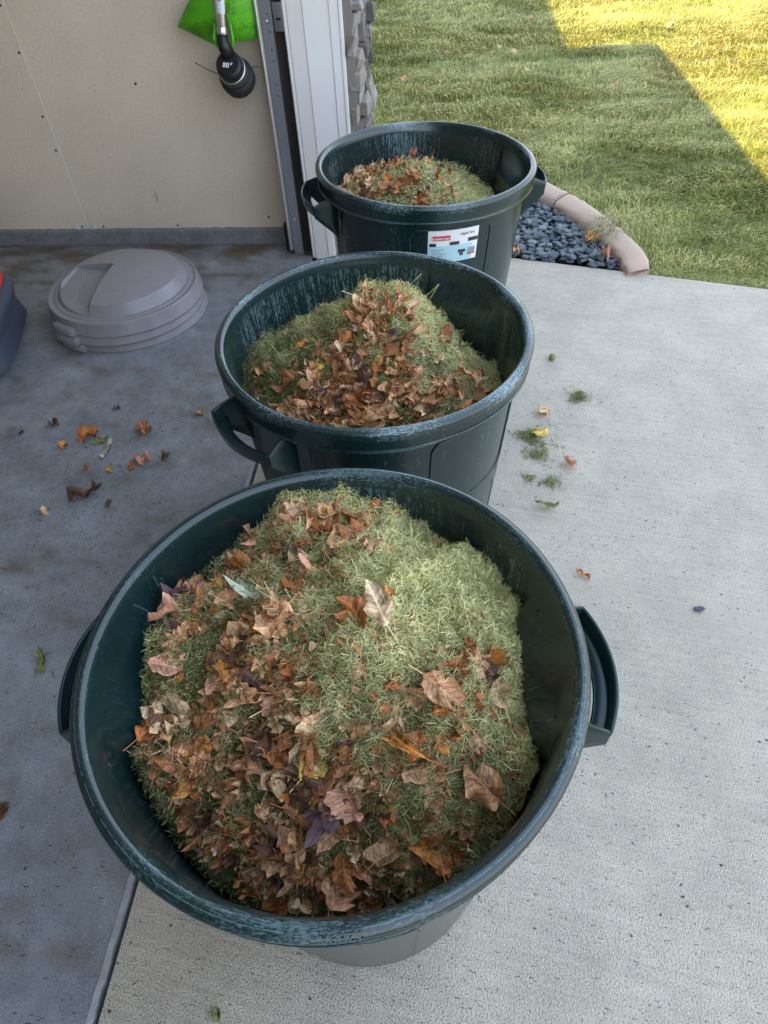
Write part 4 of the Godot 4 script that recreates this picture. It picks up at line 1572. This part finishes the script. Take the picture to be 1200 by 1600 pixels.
func edging_path() -> Curve3D:
	var c := Curve3D.new()
	c.bake_interval = 0.01
	for p in [[1.060, -2.375], [1.035, -2.55], [0.975, -2.80], [0.885, -3.03], [0.76, -3.25], [0.58, -3.48], [0.34, -3.68], [0.02, -3.86], [-0.4, -3.95]]:
		c.add_point(Vector3(p[0], 0, p[1]))
	for k in c.point_count:
		var a := c.get_point_position(maxi(k - 1, 0))
		var b := c.get_point_position(mini(k + 1, c.point_count - 1))
		c.set_point_in(k, (a - b) / 6)
		c.set_point_out(k, (b - a) / 6)
	return c

func in_bed(p: Vector3, path: Curve3D) -> bool:
	var h := p.rotated(Vector3.UP, -HOUSE_TURN)
	if h.z > drive_edge(h.x) - 0.015 or h.x < -0.25:
		return false
	var q := path.get_closest_point(Vector3(p.x, 0, p.z))
	var t := path.sample_baked(minf(path.get_closest_offset(q) + 0.02, path.get_baked_length())) - path.sample_baked(maxf(path.get_closest_offset(q) - 0.02, 0))
	var side := t.cross(Vector3.UP)
	return (Vector3(p.x, 0, p.z) - q).dot(side.normalized()) < -0.035

func bed():
	var path := edging_path()
	var t := thing("edging", path.get_point_position(0), 0.0, "curved tan concrete landscape edging between slate chips and lawn", "edging")
	var o := -path.get_point_position(0)
	var len_ := path.get_baked_length()
	var cuts := [0.0, 0.655, 1.35, len_]
	var nn := noise(12.0, 70, 3)
	for k in 3:
		var rows := []
		var from: float = cuts[k] + (0.004 if k > 0 else 0.0)
		var to: float = cuts[k + 1] - (0.004 if k < 2 else 0.0)
		var n := int((to - from) / 0.03) + 2
		var v := PackedVector3Array()
		for i in n:
			var s := lerpf(from, to, i / float(n - 1))
			var p := path.sample_baked(s)
			var d := (path.sample_baked(minf(s + 0.02, len_)) - path.sample_baked(maxf(s - 0.02, 0))).normalized()
			var side := d.cross(Vector3.UP).normalized()
			# mower-kerb profile: upright on the lawn side, long slope to the bed
			for q in [[-0.064, -0.05], [-0.063, 0.030], [-0.058, 0.048], [-0.040, 0.064], [0.008, 0.078], [0.044, 0.080], [0.058, 0.072], [0.063, 0.050], [0.064, -0.05]]:
				var w := nn.get_noise_3d(s * 5, q[0] * 30, 0) * 0.009
				var drop := 1.0
				if k == 0 and i < 4:
					drop = [0.34, 0.72, 0.92, 1.0][i]      # sloped down to the driveway
				v.append(p + o + side * (q[0] * 0.72 + w) + Vector3(0, q[1] * drop * 0.82 + w * 0.5, 0))
		var f := grid_faces(n, 9, false)
		for e in [0, n - 1]:
			for q in range(1, 8):
				f.append_array([e * 9, e * 9 + (q if e == 0 else q + 1), e * 9 + (q + 1 if e == 0 else q)])
		part(t, "edging_section", build(v, f, true), M.edging)
	# slate chips
	var b := thing("planting_bed", Vector3(0.75, -0.02, -2.75), 0.0, "bed of blue-grey slate chips between farthest can and edging", "planting bed")
	b.set_meta("kind", "structure")
	part(b, "soil", box(Vector3(1.6, 0.05, 1.6)), M.soil, Transform3D(Basis.IDENTITY, Vector3(-0.35, -0.036, -0.35)))
	var variants := []
	for k in 9:
		variants.append(chip(k))
	rng.seed = 640
	var seen := 0
	var rest := []
	var spots := []
	# a loose grid, two layers deep
	for layer in 3:
		var gx := 0.18
		while gx < 1.08:
			var gz := -3.75
			while gz < -2.25:
				var p := Vector3(gx + rng.randf_range(-0.012, 0.012), 0, gz + rng.randf_range(-0.012, 0.012))
				gz += 0.031
				if in_bed(p, path):
					p.y = 0.002 + layer * 0.008 + rng.randf_range(-0.004, 0.006)
					spots.append(p)
			gx += 0.036
	spots.sort_custom(func(a, c): return a.y * 40 + a.z + a.x * 1.6 > c.y * 40 + c.z + c.x * 1.6)
	var st := SurfaceTool.new()
	st.begin(Mesh.PRIMITIVE_TRIANGLES)
	for p in spots:
		var bs := Basis.from_euler(Vector3(rng.randfn(0, 0.24), rng.randf() * TAU, rng.randfn(0, 0.24))).scaled_local(Vector3.ONE * rng.randf_range(0.55, 1.12))
		var xf := Transform3D(bs, p - b.position)
		if seen < 290 and p.x > 0.45:
			part(b, "slate_chip", variants[rng.randi_range(0, 8)], M["slate%d" % [0, 0, 1, 1, 2, 3][rng.randi_range(0, 5)]], xf)
			seen += 1
		else:
			st.append_from(variants[rng.randi_range(0, 8)], 0, xf)
	var more := part(b, "slate_chips", st.commit(), M.slate0)
	more.set_meta("kind", "stuff")

# ------------------------------------------------------------------ lawn grass
func tuft_mesh(seed_: int, dry: float, blades: int, spread: float, hi: float, lean: float) -> ArrayMesh:
	var r := RandomNumberGenerator.new()
	r.seed = seed_
	begin()
	for k in blades:
		var p := Vector3(r.randfn(0, spread), 0, r.randfn(0, spread))
		var yaw := r.randf() * TAU
		var out := Vector3(cos(yaw), 0, sin(yaw))
		var h := hi * r.randf_range(0.55, 1.15)
		var ln := r.randf_range(0.15, 0.75)
		var dir := out * ln + Vector3(lean, 0, 0)
		var w := r.randf_range(0.0016, 0.0030)
		var s := Vector3(-dir.z, 0, dir.x).normalized() * w * 0.5
		if s.length() < 0.0001:
			s = Vector3(w * 0.5, 0, 0)
		var c := Color(0.155, 0.195, 0.030).lerp(Color(0.34, 0.38, 0.085), r.randf())
		if r.randf() < dry:
			c = Color(0.68, 0.60, 0.24).lerp(Color(0.42, 0.38, 0.13), r.randf())
		var p1 := p + dir * h * 0.32 + Vector3(0, h * 0.6, 0)
		var p2 := p + dir * h * 0.95 + Vector3(0, h * (0.98 - 0.35 * minf(ln + lean * 0.5, 1.3)), 0)
		var b := V.size()
		V.append_array([p + s, p - s, p1 + s * 0.85, p1 - s * 0.85, p2])
		var tip := c.lerp(Color(0.40, 0.36, 0.17), 0.25)
		C.append_array([c, c, c, c, tip])
		F.append_array([b, b + 1, b + 2, b + 1, b + 3, b + 2, b + 2, b + 3, b + 4])
	return strands_mesh()

func lawn_grass():
	var path := edging_path()
	var lay := noise(0.55, 90, 3)
	var rows := noise(2.6, 91, 2)
	var tone := noise(0.8, 92, 3)
	rng.seed = 1200
	var meshes := []
	for k in 6:
		meshes.append(tuft_mesh(50 + k, [0.16, 0.24, 0.34, 0.46, 0.60, 0.75][k], 52, 0.027, 0.040, 0.32))
	var bins := [[], [], [], [], [], []]
	var tint := [[], [], [], [], [], []]
	# denser where the blades show singly
	for band in [[-4.6, -0.9, 680], [-6.6, -4.6, 460], [-9.5, -6.6, 200], [-16.0, -9.5, 30]]:
		var x0 := -0.9
		var x1: float = 4.2 if band[0] > -8 else 7.0
		var n := int((x1 - x0) * (band[1] - band[0]) * band[2])
		for i in n:
			var p := Vector3(rng.randf_range(x0, x1), -0.034, rng.randf_range(band[0], band[1]))
			var h := p.rotated(Vector3.UP, -HOUSE_TURN)
			if h.z > drive_edge(h.x) - 0.03:
				continue
			if h.x < -0.2 and h.z > -3.2:
				continue
			# keep out of the bed and off the edging
			var q := path.get_closest_point(Vector3(p.x, 0, p.z))
			if Vector3(p.x, 0, p.z).distance_to(q) < 0.085 or (p.x < 1.1 and p.z > -4.0 and in_bed(p, path)):
				continue
			# outside the camera's wedge and a margin: thin it
			if p.x > 1.35 - p.z * 0.62 and rng.randf() < 0.8:
				continue
			var far := clampf((-p.z - 2.0) / 6.0, 0, 1)
			# mown swaths run along the house front's cross direction
			var sw := rows.get_noise_2d(h.z * 2.4 + lay.get_noise_2d(h.x, h.z) * 0.5, h.x * 0.22)
			# clipping rows left by the mower
			var st := sin(h.z * TAU / 0.23 + lay.get_noise_2d(h.x * 0.8, h.z * 2.0) * 7.0) * (1.0 - smoothstep(-4.2, -2.9, h.z) * 0.8)
			if st < -0.45 and rng.randf() < 0.7:
				continue
			var d := 0.44 + st * 0.42 + sw * 1.5 + tone.get_noise_2d(h.x, h.z) * 0.7 + far * 0.25 + rng.randf_range(-0.25, 0.25)
			var k := clampi(int(d * 6), 0, 5)
			var yaw := lay.get_noise_2d(p.x + 20, p.z) * 4.5 - 0.7 + rng.randfn(0, 0.5)
			var s := rng.randf_range(0.75, 1.2) * (1.0 + sw * 0.3 + st * 0.22)
			var wide := 1.0 + far * 0.8
			bins[k].append(Transform3D(Basis(Vector3.UP, yaw).scaled_local(Vector3(s * wide, s, s * wide)), p))
			var g := rng.randf_range(0.8, 1.15)
			tint[k].append(Color(g, g * rng.randf_range(0.95, 1.03), g * rng.randf_range(0.85, 1.05)))
	# overhang along the driveway edge
	for i in 900:
		var hx := rng.randf_range(0.88, 4.0)
		var p2 := hpos(hx, -0.035, drive_edge(hx) - rng.randf_range(0.025, 0.07))
		if Vector3(p2.x, 0, p2.z).distance_to(path.get_closest_point(Vector3(p2.x, 0, p2.z))) < 0.075:
			continue
		var k2 := rng.randi_range(0, 3)
		bins[k2].append(Transform3D(Basis(Vector3.UP, rng.randf() * TAU).scaled_local(Vector3.ONE * rng.randf_range(0.7, 1.05)), p2))
		tint[k2].append(Color(1, 1, 1))
	for k in 6:
		var mm := MultiMesh.new()
		mm.transform_format = MultiMesh.TRANSFORM_3D
		mm.use_colors = true
		mm.mesh = meshes[k]
		mm.instance_count = bins[k].size()
		for i in bins[k].size():
			mm.set_instance_transform(i, bins[k][i])
			mm.set_instance_color(i, tint[k][i])
		var mi := MultiMeshInstance3D.new()
		mi.name = numbered("lawn_grass")
		mi.multimesh = mm
		mi.material_override = M.blade
		add_child(mi, true)
		tag(mi, "mown autumn grass, green mixed with straw, beyond the driveway", "grass", "lawn grass", "stuff")
	# the long dry tuft that leans over the edging
	begin()
	for i in 320:
		var a := rng.randf() * TAU
		var r := 0.055 * sqrt(rng.randf())
		var root := Vector3(cos(a) * r * 0.9, 0, sin(a) * r * 1.5)
		var dir := Vector3(rng.randfn(-0.55, 0.55), 0, rng.randfn(0.25, 0.55))
		var hgt := rng.randf_range(0.085, 0.14)
		var sd := Vector3(-dir.z, 0, dir.x).normalized() * rng.randf_range(0.0009, 0.0016)
		var c := Color(0.46, 0.39, 0.19).lerp(Color(0.16, 0.20, 0.05), rng.randf() ** 1.6)
		var b := V.size()
		var m := root + dir * 0.045 + Vector3(0, hgt * 0.75, 0)
		var e := root + dir * 0.12 + Vector3(0, hgt * rng.randf_range(0.35, 1.0), 0)
		V.append_array([root + sd, root - sd, m + sd, m - sd, e])
		for k in 5:
			C.append(c)
		F.append_array([b, b + 1, b + 2, b + 1, b + 3, b + 2, b + 2, b + 3, b + 4])
	var tf := top("grass_tuft", strands_mesh(), M.blade, Transform3D(Basis.IDENTITY, Vector3(1.055, -0.02, -2.70)))
	tag(tf, "long dry straw-coloured grass tuft leaning over the tan edging", "grass tuft")
	# leaves scattered on the lawn
	var L := [[1.142, -5.103, "cream", "pale leaf on the shaded lawn left of the sunlit step"], [1.142, -5.584, "light", "pale leaf on the shaded lawn just below the sunlit patch's inner corner"], [0.548, -4.973, "light", "pale leaf on the shaded lawn above the farthest can's rim"], [0.663, -5.639, "tan", "tan leaf high on the shaded lawn, above the farthest can"], [1.051, -5.732, "cream", "small cream leaf on the shaded lawn beside the shadow edge"], [0.301, -5.067, "tan", "tan leaf on the lawn just right of the stone veneer"], [2.439, -6.068, "cream", "large cream leaf in the sunlit grass near the top"], [2.428, -5.501, "light", "light leaf in the sunlit grass below the large cream leaf"], [1.597, -4.661, "pink", "pinkish leaf in the shaded grass under the shadow's step"], [2.556, -5.364, "brown", "brown leaf in the sunlit grass at upper right"], [1.442, -6.525, "tan", "tan leaf in the sunlit grass at the top, nearest the shadow"], [2.30, -6.35, "cream", "small cream leaf at the very top of the sunlit grass"]]
	for q in L:
		var o := top("lawn_leaf", leaf_meshes[rng.randi_range(0, 12)], M["leaf_" + q[2]], leaf_frame(Vector3(q[0], 0.030, q[1]), Vector3(0.1, 1, 0.25), rng.randf() * TAU, 0.075 if q[3].begins_with("large") else rng.randf_range(0.036, 0.048)))
		tag(o, q[3], "leaf", "leaves on the lawn")

# ------------------------------------------------------------------ the machine at the left edge
func ring_loft(levels: Array, n := 72) -> ArrayMesh:
	# levels: [height, half length x, half width z, shift x, shift z]; rounded rectangles
	var v := PackedVector3Array()
	for q in levels:
		for j in n:
			var a := TAU * j / n
			var c := cos(a)
			var s := -sin(a)
			v.append(Vector3(signf(c) * pow(absf(c), 0.42) * q[1] + q[3], q[0], signf(s) * pow(absf(s), 0.42) * q[2] + q[4]))
	var f := grid_faces(levels.size(), n, true)
	var t := (levels.size() - 1) * n
	var b := v.size()
	v.append(Vector3(levels[-1][3], levels[-1][0], levels[-1][4]))
	for j in n:
		f.append_array([t + j, t + (j + 1) % n, b])
	return build(v, f, true)

func mower():
	var at := Vector3(-1.542, 0.006, -2.08)
	var t := thing("lawn_mower", at, 0.16, "dark blue-grey mower housing with a red stripe at the left edge", "mower")
	part(t, "deck", ring_loft([[0.035, 0.258, 0.262, 0, 0], [0.04, 0.264, 0.268, 0, 0], [0.10, 0.254, 0.25, 0, 0], [0.125, 0.25, 0.23, 0, 0], [0.14, 0.25, 0.21, 0, 0]]), M.mower)
	part(t, "housing", ring_loft([[0.12, 0.275, 0.22, -0.01, 0.02], [0.17, 0.292, 0.245, -0.01, 0.03], [0.185, 0.296, 0.25, -0.01, 0.03], [0.20, 0.288, 0.242, -0.01, 0.03], [0.215, 0.275, 0.23, -0.01, 0.03]]), M.mower)
	part(t, "red_stripe", ring_loft([[0.213, 0.276, 0.231, -0.01, 0.03], [0.220, 0.277, 0.232, -0.01, 0.03], [0.236, 0.264, 0.220, -0.01, 0.03], [0.242, 0.25, 0.205, -0.01, 0.03]]), M.mower_red)
	part(t, "top_cover", ring_loft([[0.232, 0.268, 0.223, -0.01, 0.03], [0.245, 0.264, 0.219, -0.01, 0.03], [0.27, 0.246, 0.20, -0.015, 0.03], [0.30, 0.22, 0.18, -0.02, 0.03], [0.315, 0.15, 0.12, -0.02, 0.03]]), M.black)
	for q in [[-0.25, 0.27], [-0.25, -0.27], [0.12, -0.27], [-0.02, 0.275]]:
		var w := part(t, "wheel", lathe([[0.0001, -0.02], [0.06, -0.02], [0.085, -0.022], [0.09, -0.012], [0.09, 0.012], [0.085, 0.022], [0.06, 0.02], [0.0001, 0.02]], 28), M.black_matt, Transform3D(Basis(Vector3.RIGHT, PI / 2), Vector3(q[0] - 0.05, 0.09, q[1])))
		part(w, "hub", lathe([[0.0001, 0.026], [0.03, 0.025], [0.034, 0.02]], 20), M.mower_red)
	part(t, "handle_bar", tube([Vector3(-0.22, 0.2, 0.2), Vector3(-0.75, 0.9, 0.2), Vector3(-0.8, 0.98, 0.16), Vector3(-0.8, 0.98, -0.16), Vector3(-0.75, 0.9, -0.2), Vector3(-0.22, 0.2, -0.2)], [0.012, 0.012, 0.012, 0.012, 0.012, 0.012], 10), M.black)

func _ready():
	rng.seed = 1
	view_and_light()
	var fnt := SystemFont.new()
	fnt.font_names = PackedStringArray(["Droid Sans"])
	fnt.font_weight = 700
	M.font = fnt
	materials()
	M.mortar = mat(Color(0.24, 0.22, 0.20), 0.95)
	M.stamp = mat(Color(0.05, 0.085, 0.095), 0.4)
	M.mower = mat(Color(0.055, 0.068, 0.098), 0.45)
	M.mower_red = mat(Color(0.50, 0.02, 0.025), 0.3)
	ground()
	garage()
	door_track()
	make_leaves()
	bed()
	lawn_grass()
	cans()
	heaps()
	lids()
	trimmer()
	mower()
	floor_litter()
